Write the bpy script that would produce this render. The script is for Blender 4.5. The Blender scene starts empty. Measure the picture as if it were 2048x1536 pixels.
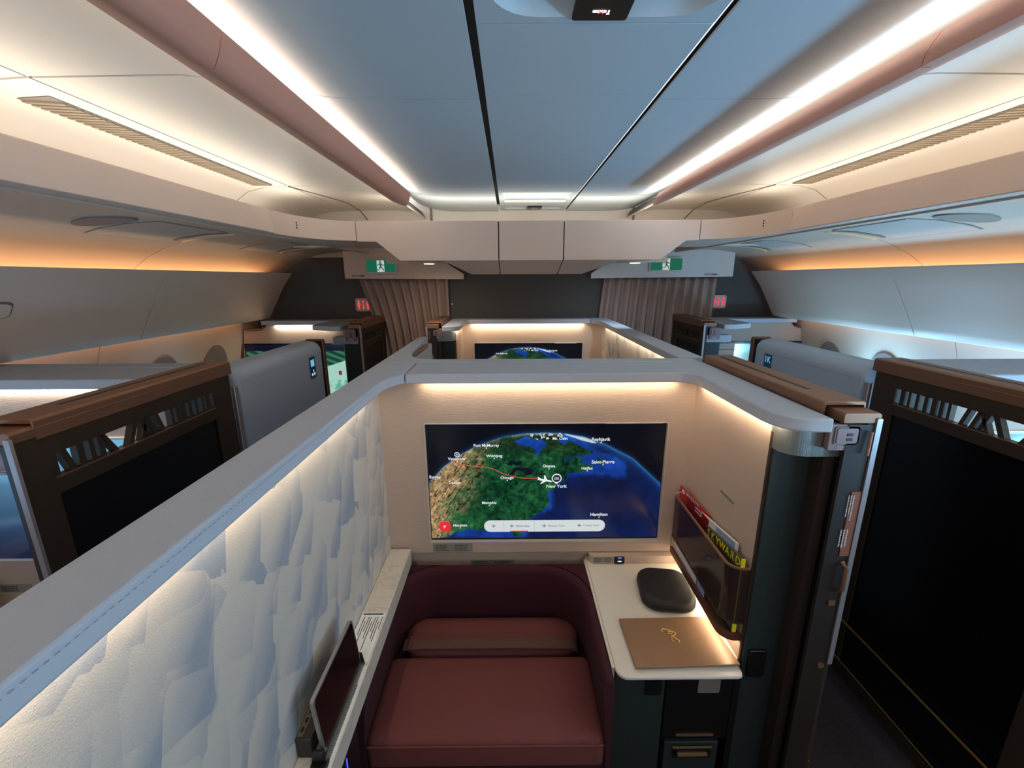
import bpy, bmesh, math, random
import numpy as np
from mathutils import Vector, Matrix
random.seed(7)
COL = bpy.context.scene.collection
PI = math.pi
# ------------------------------------------------------------------ camera, world, exposure
cam_data = bpy.data.cameras.new('camera'); cam = bpy.data.objects.new('camera', cam_data); COL.objects.link(cam)
cam_data.sensor_fit = 'HORIZONTAL'; cam_data.sensor_width = 36.0; cam_data.lens = 36.0 * 860.0 / 2048.0
cam_data.clip_start = 0.02
Rw = Matrix(((0.99997423, 0.00565134, 0.00442725), (-0.0056464, 0.23827802, 0.97118057), (-0.00443356, 0.97118054, -0.23830379)))
Rw = Matrix([(r[0], r[1], -r[2]) for r in Rw]).to_4x4()
cam.matrix_world = Matrix.Translation((0, 0, 1.93)) @ Rw
bpy.context.scene.camera = cam
sc = bpy.context.scene
sc.view_settings.view_transform = 'Standard'; sc.view_settings.look = 'None'; sc.view_settings.gamma = 1
sc.view_settings.exposure = 0.38; sc.view_settings.use_curve_mapping = False
sc.cycles.max_bounces = 8; sc.cycles.diffuse_bounces = 4; sc.cycles.glossy_bounces = 3; sc.cycles.transparent_max_bounces = 8
sc.cycles.caustics_reflective = False; sc.cycles.caustics_refractive = False
sc.cycles.use_denoising = True
W = bpy.data.worlds.new('world'); sc.world = W; W.use_nodes = True
W.node_tree.nodes['Background'].inputs[0].default_value = (0.70, 0.66, 0.63, 1)
W.node_tree.nodes['Background'].inputs[1].default_value = 2.25

def area(name, loc, size, power, color, direction, spread=180):
    d = bpy.data.lights.new(name, 'AREA'); d.shape = 'RECTANGLE'; d.size = size[0]; d.size_y = size[1]
    d.energy = power; d.color = color; d.spread = math.radians(spread)
    o = bpy.data.objects.new(name, d); COL.objects.link(o); o.location = loc
    dv = Vector(direction).normalized()
    # local X follows the long side: along world Y unless the light points along Y
    up = Vector((0, 1, 0)) if abs(dv.y) < 0.9 else Vector((1, 0, 0))
    z = -dv; x = (up - up.dot(z) * z).normalized(); y = z.cross(x)
    o.rotation_euler = Matrix((x, y, z)).transposed().to_euler()
    return o
WARM = (1.0, 0.80, 0.56); CREAM = (1.0, 0.89, 0.74); AMBER = (1.0, 0.60, 0.28); DAY = (0.30, 0.65, 1.0)
# cove lights above the two valances, washing the blue-tinted side panels
for sx, xc in ((-1, -0.566), (1, 0.822)):
    area('valance_cove_light', (xc, 1.05, 2.372), (3.3, 0.03), 1.7, CREAM, (-sx * 0.35, 0, 1))
# cove lights behind the long fascias, washing the cream domes
area('fascia_cove_light', (-1.225, 1.0, 2.262), (3.4, 0.03), 3.2, CREAM, (0.6, 0, 0.8))
area('valance_outer_light', (-0.568, 1.0, 2.326), (3.2, 0.012), 4.2, CREAM, (-1, 0, 0.5))
area('fascia_cove_light', (1.455, 1.0, 2.262), (3.4, 0.03), 3.2, CREAM, (-0.6, 0, 0.8))
area('valance_outer_light', (0.795, 1.0, 2.326), (3.2, 0.012), 4.2, CREAM, (1, 0, 0.5))
area('fascia_cove_light', (-1.29, 1.0, 2.235), (3.4, 0.03), 2.0, CREAM, (-0.25, 0, 1))
area('fascia_cove_light', (1.52, 1.0, 2.235), (3.4, 0.03), 2.0, CREAM, (0.25, 0, 1))
area('beam_cove_light', (0.13, 2.80, 2.25), (1.9, 0.05), 2.2, CREAM, (0, 0.35, 1)).rotation_euler = (PI - 0.35, 0, 0)
# amber strips on top of and below the window side stowages
area('stowage_top_light', (-2.135, 1.0, 1.895), (5.6, 0.03), 6.2, AMBER, (-0.05, 0, 1))
area('stowage_top_light', (2.365, 1.0, 1.895), (5.6, 0.03), 6.2, AMBER, (0.05, 0, 1))
area('stowage_foot_light', (-2.33, 1.7, 1.60), (4.3, 0.03), 1.5, (1.0, 0.48, 0.18), (-0.4, 0, -1))
area('stowage_foot_light', (2.56, 1.7, 1.60), (4.3, 0.03), 1.5, (1.0, 0.48, 0.18), (0.4, 0, -1))
# daylight from the cabin windows (lamps just inside the side walls)
for wy in (-0.75, -0.1, 0.5):  # unseen lamps beside and behind the camera, added for blue fill
    area('window_daylight_fill', (2.60, wy, 1.17), (0.30, 0.44), 20, DAY, (-0.4, 0, 1))
for wy in (1.3, 2.15, 3.0):
    area('window_daylight_fill', (2.60, wy, 1.15), (0.32, 0.42), 7.5, DAY, (-0.35, 0, 1))
area('window_daylight_fill', (-2.36, 0.5, 1.17), (0.30, 0.44), 4, DAY, (0.4, 0.5, 0.6))
for wy in (1.3, 2.15, 3.0):
    area('window_daylight_fill', (-2.37, wy, 1.15), (0.32, 0.42), 0.6, DAY, (0.35, 0, 1))

# ------------------------------------------------------------------ materials
def lin(c):
    r = []
    for v in c:
        v = v / 255.0
        r.append(v / 12.92 if v <= 0.04045 else ((v + 0.055) / 1.055) ** 2.4)
    return (r[0], r[1], r[2], 1)
MATS = {}
def mat(name, rgb, rough=0.5, metal=0.0, bump=0.0, bscale=(300, 300, 300), var=0.0, spec=0.5, emit=None, es=1.0):
    if name in MATS: return MATS[name]
    m = bpy.data.materials.new(name); m.use_nodes = True; nt = m.node_tree; b = nt.nodes['Principled BSDF']
    b.inputs['Base Color'].default_value = lin(rgb); b.inputs['Roughness'].default_value = rough
    b.inputs['Metallic'].default_value = metal; b.inputs['Specular IOR Level'].default_value = spec
    tc = nt.nodes.new('ShaderNodeTexCoord'); mp = nt.nodes.new('ShaderNodeMapping'); mp.inputs['Scale'].default_value = bscale
    nt.links.new(tc.outputs['Object'], mp.inputs[0])
    nz = nt.nodes.new('ShaderNodeTexNoise'); nz.inputs['Scale'].default_value = 1.0; nz.inputs['Detail'].default_value = 3
    nt.links.new(mp.outputs[0], nz.inputs[0])
    if bump:
        bp = nt.nodes.new('ShaderNodeBump'); bp.inputs['Strength'].default_value = bump; bp.inputs['Distance'].default_value = 0.002
        nt.links.new(nz.outputs[0], bp.inputs['Height']); nt.links.new(bp.outputs[0], b.inputs['Normal'])
    if True:
        v = max(var, 0.015)
        mx = nt.nodes.new('ShaderNodeMix'); mx.data_type = 'RGBA'
        c = lin(rgb); mx.inputs[6].default_value = tuple(x * (1 - v) for x in c[:3]) + (1,); mx.inputs[7].default_value = tuple(min(1, x * (1 + v)) for x in c[:3]) + (1,)
        nt.links.new(nz.outputs[0], mx.inputs[0]); nt.links.new(mx.outputs[2], b.inputs['Base Color'])
    if emit:
        b.inputs['Emission Color'].default_value = lin(emit); b.inputs['Emission Strength'].default_value = es
    MATS[name] = m; return m
def emat(name, rgb, s=1.0):
    if name in MATS: return MATS[name]
    m = bpy.data.materials.new(name); m.use_nodes = True; b = m.node_tree.nodes['Principled BSDF']
    b.inputs['Base Color'].default_value = (0.01, 0.01, 0.01, 1); b.inputs['Roughness'].default_value = 0.5
    b.inputs['Emission Color'].default_value = lin(rgb); b.inputs['Emission Strength'].default_value = s * 0.75
    MATS[name] = m; return m
M_CEIL = mat('ceiling_panel_cool_lit', (208, 222, 230), 0.55, bump=0.12, bscale=(500, 500, 500))  # slight blue of the cool cabin light is put into the panel colour
M_DOME = mat('dome_cream', (234, 230, 222), 0.45)
M_VAL = mat('valance_pink_lit', (226, 160, 136), 0.5)  # pink LED light on the valance is put into its colour
M_BIN = mat('stowage_greige', (232, 206, 188), 0.5, bump=0.05)
M_LINE = mat('sidewall_cream', (204, 186, 168), 0.55)
M_GAP = mat('panel_gap_dark', (58, 55, 55), 0.8)
M_SEAM = mat('panel_seam_grey', (134, 128, 122), 0.8)
M_VENT = mat('vent_taupe', (150, 138, 120), 0.6)
M_BULK = mat('bulkhead_charcoal_weave', (92, 88, 85), 0.85, bump=0.6, bscale=(160, 20, 300), var=0.25)
M_CURT = mat('curtain_mauve', (172, 148, 138), 0.8, bump=0.2, bscale=(400, 400, 60), var=0.08)
M_WHITE = mat('white_plastic', (222, 220, 218), 0.4)
M_GREYP = mat('grey_plastic', (120, 120, 122), 0.5)
M_BLACK = mat('black_plastic', (14, 14, 15), 0.35)
M_BRONZE = mat('bronze_satin', (152, 112, 88), 0.40, 0.6, bump=0.05)
M_DBRONZE = mat('dark_bronze_frame', (72, 58, 47), 0.55, 0.35, var=0.08)
M_DPANEL = mat('dark_door_panel', (15, 12, 16), 0.22, 0.0, var=0.1)
M_SILVER = mat('silver_frame_edge', (178, 170, 174), 0.35, 0.6)
M_CAP = mat('grey_leather_cap', (192, 199, 210), 0.55, bump=0.25, bscale=(600, 600, 600))
M_SHELL = mat('grey_seat_shell', (184, 196, 212), 0.5, bump=0.15, bscale=(600, 600, 600))
M_BEIGE = mat('beige_brushed_panel', (194, 172, 156), 0.55, bump=0.5, bscale=(25, 400, 420), var=0.03)
M_VELVET = mat('burgundy_velvet', (60, 14, 27), 0.95, bump=0.2, var=0.15)
M_CUSH = mat('dusty_red_cushion', (117, 60, 57), 0.8, bump=0.4, bscale=(900, 900, 900), var=0.05)
M_BELT = mat('belt_webbing', (92, 56, 48), 0.7, bump=0.3, bscale=(1500, 60, 600))
M_GREEN = mat('dark_green_panel', (38, 47, 46), 0.5, var=0.15, bscale=(200, 200, 200))
M_BRUSH = mat('brushed_grey_metal', (150, 154, 152), 0.35, 0.8, bump=0.6, bscale=(900, 900, 12), var=0.15)
M_DESK = mat('white_desk_top', (226, 216, 202), 0.4)
M_FLOOR = mat('carpet_dark_mauve', (66, 54, 58), 0.95, bump=0.8, bscale=(250, 250, 250), var=0.7)
M_GOLD = mat('gold_line', (190, 150, 92), 0.4, 0.5)
M_LABEL = mat('grey_label', (150, 142, 130), 0.6)
M_INK = mat('label_ink', (52, 48, 46), 0.7)
M_WINK = mat('label_white_ink', (214, 206, 204), 0.6)
M_PAPER = mat('white_paper', (238, 238, 236), 0.6)
M_SCREEN = mat('screen_black_glass', (6, 7, 12), 0.12)

def marble():
    m = bpy.data.materials.new('white_marble_veined'); m.use_nodes = True; nt = m.node_tree; b = nt.nodes['Principled BSDF']
    b.inputs['Roughness'].default_value = 0.3
    tc = nt.nodes.new('ShaderNodeTexCoord'); nz = nt.nodes.new('ShaderNodeTexNoise'); nz.inputs['Scale'].default_value = 7; nz.inputs['Detail'].default_value = 5; nz.inputs['Distortion'].default_value = 1.6
    nt.links.new(tc.outputs['Object'], nz.inputs[0])
    cr = nt.nodes.new('ShaderNodeValToRGB'); e = cr.color_ramp.elements
    e[0].position = 0.47; e[0].color = lin((214, 205, 192)); e[1].position = 0.53; e[1].color = lin((214, 205, 192))
    n = cr.color_ramp.elements.new(0.50); n.color = lin((196, 189, 178))
    nt.links.new(nz.outputs[0], cr.inputs[0]); nt.links.new(cr.outputs[0], b.inputs['Base Color']); return m
M_MARBLE = marble()
def brush_mat():
    # wall covering printed with overlapping brush strokes, blue grey on cream
    m = bpy.data.materials.new('brushstroke_wall_covering'); m.use_nodes = True; nt = m.node_tree; N = nt.nodes; L = nt.links; b = N['Principled BSDF']
    b.inputs['Roughness'].default_value = 0.6
    tc = N.new('ShaderNodeTexCoord'); nz = N.new('ShaderNodeTexNoise'); nz.inputs['Scale'].default_value = 3; nz.inputs['Detail'].default_value = 1
    L.new(tc.outputs['Object'], nz.inputs[0])
    sub = N.new('ShaderNodeVectorMath'); sub.operation = 'MULTIPLY_ADD'; sub.inputs[1].default_value = (0.0, 0.05, 0.05)
    L.new(nz.outputs['Color'], sub.inputs[0]); L.new(tc.outputs['Object'], sub.inputs[2])
    acc = None
    for k, (rot, sc_, seed) in enumerate((((0.45, 0, 0), (0.01, 9, 6.5), 0), ((0.25, 0, 0), (0.01, 6, 4.6), 5.3))):
        mp = N.new('ShaderNodeMapping'); mp.inputs['Rotation'].default_value = rot; mp.inputs['Scale'].default_value = sc_; mp.inputs['Location'].default_value = (seed, seed * 1.7, seed)
        L.new(sub.outputs[0], mp.inputs[0])
        vo = N.new('ShaderNodeTexVoronoi'); vo.distance = 'CHEBYCHEV'; vo.inputs['Scale'].default_value = 1; vo.inputs['Randomness'].default_value = 0.6
        L.new(mp.outputs[0], vo.inputs['Vector'])
        df = N.new('ShaderNodeVectorMath'); df.operation = 'SUBTRACT'; L.new(mp.outputs[0], df.inputs[0]); L.new(vo.outputs['Position'], df.inputs[1])
        dt = N.new('ShaderNodeVectorMath'); dt.operation = 'DOT_PRODUCT'; dt.inputs[1].default_value = (0, 0.75, -0.55); L.new(df.outputs[0], dt.inputs[0])
        sx = N.new('ShaderNodeSeparateColor'); L.new(vo.outputs['Color'], sx.inputs[0])
        mxx = N.new('ShaderNodeMath'); mxx.operation = 'MAXIMUM'; mxx.inputs[1].default_value = 0.0; L.new(dt.outputs['Value'], mxx.inputs[0])
        ml = N.new('ShaderNodeMath'); ml.operation = 'MULTIPLY'; L.new(sx.outputs[0], ml.inputs[0]); L.new(mxx.outputs[0], ml.inputs[1])
        if acc is None: acc = ml
        else:
            ad = N.new('ShaderNodeMath'); ad.operation = 'ADD'; L.new(acc.outputs[0], ad.inputs[0]); L.new(ml.outputs[0], ad.inputs[1]); acc = ad
    cr = N.new('ShaderNodeValToRGB'); e = cr.color_ramp.elements
    e[0].position = 0.0; e[0].color = lin((208, 200, 190)); e[1].position = 0.36; e[1].color = lin((158, 164, 175))
    n = cr.color_ramp.elements.new(0.15); n.color = lin((186, 184, 183))
    L.new(acc.outputs[0], cr.inputs[0]); L.new(cr.outputs[0], b.inputs['Base Color'])
    n2 = N.new('ShaderNodeTexNoise'); n2.inputs['Scale'].default_value = 350; L.new(tc.outputs['Object'], n2.inputs[0])
    bp = N.new('ShaderNodeBump'); bp.inputs['Strength'].default_value = 0.35; bp.inputs['Distance'].default_value = 0.002; L.new(n2.outputs[0], bp.inputs['Height']); L.new(bp.outputs[0], b.inputs['Normal'])
    return m
M_STROKE = brush_mat()
def smoked():
    m = bpy.data.materials.new('smoked_clear_plastic'); m.use_nodes = True; nt = m.node_tree; b = nt.nodes['Principled BSDF']
    b.inputs['Base Color'].default_value = lin((60, 44, 40)); b.inputs['Roughness'].default_value = 0.12; b.inputs['Alpha'].default_value = 0.72
    return m
M_SMOKE = smoked()
def vcol_mat(name, s):
    m = bpy.data.materials.new(name); m.use_nodes = True; nt = m.node_tree; b = nt.nodes['Principled BSDF']
    b.inputs['Base Color'].default_value = (0.006, 0.006, 0.008, 1); b.inputs['Roughness'].default_value = 0.15
    a = nt.nodes.new('ShaderNodeAttribute'); a.attribute_name = 'Col'
    nt.links.new(a.outputs['Color'], b.inputs['Emission Color']); b.inputs['Emission Strength'].default_value = s
    return m
M_MAP = vcol_mat('lit_map_display', 0.62)

# ------------------------------------------------------------------ mesh helpers
TF = [lambda x, y, z: (x, y, z)]
class MB:
    def __init__(s): s.bm = bmesh.new()
    def v(s, p): return s.bm.verts.new(TF[-1](*p))
    def box(s, x0, x1, y0, y1, z0, z1):
        return s.hexa([(x0, y0), (x1, y0), (x1, y1), (x0, y1)], z0, [(x0, y0), (x1, y0), (x1, y1), (x0, y1)], z1)
    def hexa(s, lo, z0, hi, z1):
        a = [s.v((p[0], p[1], z0)) for p in lo]; b = [s.v((p[0], p[1], z1)) for p in hi]; n = len(a)
        s.bm.faces.new(a[::-1]); s.bm.faces.new(b)
        for i in range(n): s.bm.faces.new((a[i], a[(i + 1) % n], b[(i + 1) % n], b[i]))
        return s
    def prism(s, pts, axis, a, b):
        # pts: polygon in the two other axes (x: (y,z); y: (x,z); z: (x,y))
        def f(p, t): return {'x': (t, p[0], p[1]), 'y': (p[0], t, p[1]), 'z': (p[0], p[1], t)}[axis]
        A = [s.v(f(p, a)) for p in pts]; B = [s.v(f(p, b)) for p in pts]; n = len(A)
        try: s.bm.faces.new(A[::-1]); s.bm.faces.new(B)
        except ValueError: pass
        for i in range(n): s.bm.faces.new((A[i], A[(i + 1) % n], B[(i + 1) % n], B[i]))
        return s
    def plate(s, outer, inner, axis, a, b):
        # plate with a hole: quads between loops when both have the same count, else triangle fill
        def f(p, t): return {'x': (t, p[0], p[1]), 'y': (p[0], t, p[1]), 'z': (p[0], p[1], t)}[axis]
        loops = []
        for t in (a, b):
            lo = [s.v(f(p, t)) for p in outer]; li = [s.v(f(p, t)) for p in inner]
            es = [s.bm.edges.new((lo[i], lo[(i + 1) % len(lo)])) for i in range(len(lo))]
            es += [s.bm.edges.new((li[i], li[(i + 1) % len(li)])) for i in range(len(li))]
            bmesh.ops.triangle_fill(s.bm, edges=es, use_beauty=True)
            loops.append((lo, li))
        for k in (0, 1):
            A, B = loops[0][k], loops[1][k]
            for i in range(len(A)): s.bm.faces.new((A[i], A[(i + 1) % len(A)], B[(i + 1) % len(A)], B[i]))
        return s
    def grid(s, fn, nu, nv):
        vs = [[s.v(fn(i / nu, j / nv)) for j in range(nv + 1)] for i in range(nu + 1)]
        for i in range(nu):
            for j in range(nv): s.bm.faces.new((vs[i][j], vs[i + 1][j], vs[i + 1][j + 1], vs[i][j + 1]))
        return s
    def sweep(s, path, prof_fn, closed=False):
        # prof_fn(i, p) -> list of world points; bridges successive rings, caps ends
        rings = [[s.v(q) for q in prof_fn(i, p)] for i, p in enumerate(path)]
        n = len(rings[0])
        for i in range(len(rings) - 1 + (1 if closed else 0)):
            A = rings[i]; B = rings[(i + 1) % len(rings)]
            for k in range(n): s.bm.faces.new((A[k], A[(k + 1) % n], B[(k + 1) % n], B[k]))
        if not closed: s.bm.faces.new(rings[0][::-1]); s.bm.faces.new(rings[-1])
        return s
    def tube(s, path, r, seg=8):
        P = [Vector(p) for p in path]
        def ring(i, p):
            t = (P[min(i + 1, len(P) - 1)] - P[max(i - 1, 0)]).normalized()
            u = Vector((0, 0, 1)) if abs(t.z) < 0.9 else Vector((1, 0, 0))
            a = t.cross(u).normalized(); b = t.cross(a)
            return [tuple(P[i] + a * (r * math.cos(2 * PI * k / seg)) + b * (r * math.sin(2 * PI * k / seg))) for k in range(seg)]
        return s.sweep(path, ring)
    def strip(s, pts, offs, w0, w1):
        """bar of rectangular section following a 2D path at constant Z band"""
        return s
    def poly(s, pts): s.bm.faces.new([s.v(p) for p in pts]); return s
    def build(s, name, m, parent=None, bevel=0.0, seg=2, smooth=35, subd=0):
        bmesh.ops.remove_doubles(s.bm, verts=s.bm.verts, dist=1e-6)
        bmesh.ops.recalc_face_normals(s.bm, faces=s.bm.faces)
        me = bpy.data.meshes.new(name); s.bm.to_mesh(me); s.bm.free()
        return link(name, me, m, parent, bevel, seg, smooth, subd)
def link(name, me, m, parent=None, bevel=0.0, seg=2, smooth=35, subd=0):
    o = bpy.data.objects.new(name, me); COL.objects.link(o)
    for mm in (m if isinstance(m, (list, tuple)) else [m]): me.materials.append(mm)
    if smooth: me.shade_smooth(); me.set_sharp_from_angle(angle=math.radians(smooth))
    if parent is not None:
        w = Vector((0, 0, 0)); p = parent
        while p is not None: w += p.location; p = p.parent
        o.parent = parent; o.location = -w
        # move the origin to the part's own centre
        c = Vector(np.mean([v.co[:] for v in me.vertices], axis=0).tolist()) if len(me.vertices) else Vector()
        me.transform(Matrix.Translation(-c)); o.location = c - w
    else:
        xs = [v.co for v in me.vertices]
        c = Vector((sum(v.x for v in xs) / len(xs), sum(v.y for v in xs) / len(xs), min(v.z for v in xs)))
        me.transform(Matrix.Translation(-c)); o.location = c
    if bevel:
        b = o.modifiers.new('bevel', 'BEVEL'); b.width = bevel; b.segments = seg; b.limit_method = 'ANGLE'; b.angle_limit = math.radians(40); b.harden_normals = False
    if subd:
        b = o.modifiers.new('subd', 'SUBSURF'); b.levels = subd; b.render_levels = subd
    return o
def thing(name, label, cat, loc, group=None):
    o = bpy.data.objects.new(name, None); COL.objects.link(o); o.location = TF[-1](*loc); o.empty_display_size = 0.1
    return tag(o, label, cat, group)
def tag(o, label=None, cat=None, group=None, kind=None):
    if label: o['label'] = label
    if cat: o['category'] = cat
    if group: o['group'] = group
    if kind: o['kind'] = kind
    return o
def struct(o, label=None): o['kind'] = 'structure'; return tag(o, label)
def rrect(a0, a1, b0, b1, r, n=6):
    out = []
    for cx, cy, s in ((a1 - r, b1 - r, 0), (a0 + r, b1 - r, 1), (a0 + r, b0 + r, 2), (a1 - r, b0 + r, 3)):
        for k in range(n + 1):
            t = PI / 2 * (s + k / n); out.append((cx + r * math.cos(t), cy + r * math.sin(t)))
    return out
def text(name, body, loc, size, m, parent, right=(1, 0, 0), up=(0, 0, 1), align='CENTER', depth=0.0004, offset=0.0, shear=0.0):
    cu = bpy.data.curves.new(name, 'FONT'); cu.body = body; cu.size = size; cu.align_x = align; cu.align_y = 'CENTER'
    cu.extrude = depth; cu.offset = offset; cu.shear = shear; cu.resolution_u = 3
    t = bpy.data.objects.new('t', cu); COL.objects.link(t)
    bpy.context.view_layer.update()
    me = bpy.data.meshes.new_from_object(t); bpy.data.objects.remove(t); bpy.data.curves.remove(cu)
    r = Vector(right).normalized(); u = Vector(up).normalized(); n = r.cross(u)
    M = Matrix((r, u, n)).transposed().to_4x4(); M.translation = Vector(loc)
    me.transform(M); me.name = name
    return link(name, me, m, parent, smooth=0)
def dashes(mb, p0, right, up, w, rows, rh, fill=0.9, thick=0.0004, rnd=None):
    """rows of tiny unreadable print as short dashes"""
    rnd = rnd or random
    p0 = Vector(p0); r = Vector(right).normalized(); u = Vector(up).normalized(); n = r.cross(u) * thick
    for i in range(rows):
        t = 0.0; end = w * fill * rnd.uniform(0.7, 1.0)
        while t < end:
            l = min(rnd.uniform(0.4, 1.6) * rh, end - t + 0.001)
            a = p0 + r * t - u * (i * rh * 1.7); b = a + r * l
            pts = [a, b, b + u * rh * 0.8, a + u * rh * 0.8]
            A = [mb.v(tuple(q + n)) for q in pts]; mb.bm.faces.new(A)
            t += l + rh * 0.35
    return mb

# ================================================================== SETTING
Y0, YB = -2.0, 4.15
def extr(profile, ya, yb, t, name, m, kind=True):
    """sheet following an (x, z) profile, thickness t upwards/outwards, extruded along Y"""
    mb = MB(); n = len(profile); off = []
    for i, p in enumerate(profile):
        a = Vector(profile[max(i - 1, 0)]); b = Vector(profile[min(i + 1, n - 1)]); d = (b - a).normalized()
        off.append((p[0] + d.y * t, p[1] - d.x * t))
    poly = list(profile) + off[::-1]
    for i in range(n - 1):
        pass
    A = [mb.v((p[0], ya, p[1])) for p in profile]; B = [mb.v((p[0], yb, p[1])) for p in profile]
    C = [mb.v((p[0], ya, p[1])) for p in off]; D = [mb.v((p[0], yb, p[1])) for p in off]
    f = mb.bm.faces.new
    for i in range(n - 1):
        f((A[i], A[i + 1], B[i + 1], B[i])); f((C[i + 1], C[i], D[i], D[i + 1]))
        f((A[i + 1], A[i], C[i], C[i + 1])); f((B[i], B[i + 1], D[i + 1], D[i]))
    f((A[0], B[0], D[0], C[0])); f((B[-1], A[-1], C[-1], D[-1]))
    o = mb.build(name, m, smooth=50)
    return struct(o)
struct(MB().box(-2.6, 2.85, Y0, YB, -0.03, 0).build('floor', M_FLOOR))
struct(MB().box(-2.6, 2.85, YB, YB + 0.03, 0, 2.125).build('wall_front', M_BULK))
struct(MB().box(-2.6, 2.85, YB, YB + 0.03, 2.126, 2.6).build('trim_1', M_LINE))
# centre ceiling panels (gaps between them are real)
well = rrect(-0.035, 0.385, 0.30, 0.955, 0.09)
struct(MB().box(-2.6, 2.85, Y0 - 0.03, Y0, 0, 1.60).build('rear_light_block', M_BULK))  # low unseen wall behind the camera, added to keep the lower cabin dark
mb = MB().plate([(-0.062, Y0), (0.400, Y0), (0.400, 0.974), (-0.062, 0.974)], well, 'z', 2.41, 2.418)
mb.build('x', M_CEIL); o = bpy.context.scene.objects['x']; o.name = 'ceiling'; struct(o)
def dish(mbx, loops):
    rings = [[mbx.v(p) for p in L] for L in loops]; n = len(rings[0])
    for a, b in zip(rings, rings[1:]):
        for k in range(n): mbx.bm.faces.new((a[k], a[(k + 1) % n], b[(k + 1) % n], b[k]))
    mbx.bm.faces.new(rings[-1]); return mbx
def dishloops(x0, x1, y0, y1, r, z0, dz, ins):
    return [[(p[0], p[1], z0 + dz * math.sin(PI / 2 * t)) for p in rrect(x0 + ins * (1 - math.cos(PI / 2 * t)), x1 - ins * (1 - math.cos(PI / 2 * t)), y0 + ins * (1 - math.cos(PI / 2 * t)), y1 - ins * (1 - math.cos(PI / 2 * t)), max(r - ins * 0.4 * t, 0.01))] for t in (0, .2, .4, .6, .8, 1)]
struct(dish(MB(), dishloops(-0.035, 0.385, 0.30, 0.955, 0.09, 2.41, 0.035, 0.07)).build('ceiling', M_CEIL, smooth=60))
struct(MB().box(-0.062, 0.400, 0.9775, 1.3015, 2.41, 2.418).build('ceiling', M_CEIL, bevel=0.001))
h1 = rrect(-0.045, 0.385, 2.665, 2.90, 0.03); h2 = rrect(-0.035, 0.365, 3.13, 3.27, 0.03)
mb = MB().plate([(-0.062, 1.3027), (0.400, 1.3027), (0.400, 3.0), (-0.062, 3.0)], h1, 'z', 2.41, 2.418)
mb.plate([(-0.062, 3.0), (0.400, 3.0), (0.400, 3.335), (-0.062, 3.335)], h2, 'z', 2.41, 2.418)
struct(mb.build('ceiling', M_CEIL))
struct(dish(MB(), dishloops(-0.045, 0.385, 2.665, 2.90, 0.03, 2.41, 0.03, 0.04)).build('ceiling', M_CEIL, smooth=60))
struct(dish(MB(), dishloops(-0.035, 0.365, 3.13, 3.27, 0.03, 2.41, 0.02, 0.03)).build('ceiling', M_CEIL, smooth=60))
struct(MB().tube([(-0.03, 2.90, 2.407), (0.36, 2.90, 2.407)], 0.006).tube([(-0.03, 2.95, 2.407), (0.36, 2.95, 2.407)], 0.004).build('trim_2', M_WHITE))
SP = [(-0.080, 2.41), (-0.30, 2.41), (-0.42, 2.412), (-0.50, 2.419), (-0.57, 2.433), (-0.63, 2.455), (-0.67, 2.478)]
SPR = [(0.412 + (-0.080 - x) * 1.0, z) for x, z in SP]
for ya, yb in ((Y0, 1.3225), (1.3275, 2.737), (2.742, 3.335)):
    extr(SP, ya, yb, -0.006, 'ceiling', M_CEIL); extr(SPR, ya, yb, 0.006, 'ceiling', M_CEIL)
extr([(x, z + 0.012) for x, z in SP], Y0, 3.335, -0.003, 'ceiling', M_GAP)
extr([(x, z + 0.012) for x, z in SPR], Y0, 3.335, 0.003, 'ceiling', M_GAP)
struct(MB().box(-0.085, 0.42, Y0, 3.335, 2.452, 2.456).build('ceiling', M_GAP))
# cream domes over the aisles
DL = [[(-0.610, 2.352), (-0.635, 2.392), (-0.68, 2.404), (-0.80, 2.415), (-1.165, 2.411)], [(-1.172, 2.411), (-1.30, 2.404), (-1.39, 2.382), (-1.46, 2.335), (-1.50, 2.27), (-1.51, 2.18)]]
mx = lambda pr, c: [(c - x, z) for x, z in pr]
for ya, yb in ((Y0, 1.196), (1.206, 2.466), (2.476, 3.335)):
    for seg_ in DL:
        extr(seg_, ya, yb, 0.006, 'ceiling', M_DOME); extr(mx(seg_, 0.25), ya, yb, -0.006, 'ceiling', M_DOME)
full = DL[0] + DL[1]
extr([(x, z + 0.014) for x, z in full], Y0, 3.34, -0.003, 'ceiling', M_SEAM)
extr([(x, z + 0.014) for x, z in mx(full, 0.25)], Y0, 3.34, 0.003, 'ceiling', M_SEAM)
for cx_ in (0, 1):
    X = (lambda x: x) if cx_ == 0 else (lambda x: 0.25 - x)
    mb = MB().tube([(X(x), y, z) for x, y, z in ((-1.168, 2.47, 2.409), (-1.135, 2.62, 2.411), (-1.085, 2.80, 2.411), (-1.045, 3.0, 2.408), (-1.03, 3.18, 2.39), (-1.03, 3.33, 2.35))], 0.004, 6)
    struct(mb.build('trim_14', M_SEAM, smooth=60))
# valances
def valance(bx, tx, s, segs):
    for ya, yb in segs:
        mb = MB(); pr_ = [(bx, 2.31), ((bx * 2 + tx) / 3 - 0.004 * s, 2.333), (tx, 2.37), (tx + 0.006 * s, 2.372), (bx + 0.012 * s, 2.322), (bx + 0.075 * s, 2.336), (bx + 0.075 * s, 2.330), (bx + 0.02 * s, 2.309)]
        mb.prism(pr_, 'y', ya, yb); struct(mb.build('trim_3', M_VAL, smooth=60))
valance(-0.545, -0.520, -1, ((Y0, 0.915), (0.918, 2.218), (2.221, 2.46)))
valance(0.770, 0.797, 1, ((Y0, 0.915), (0.918, 2.218), (2.221, 2.46)))
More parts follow.
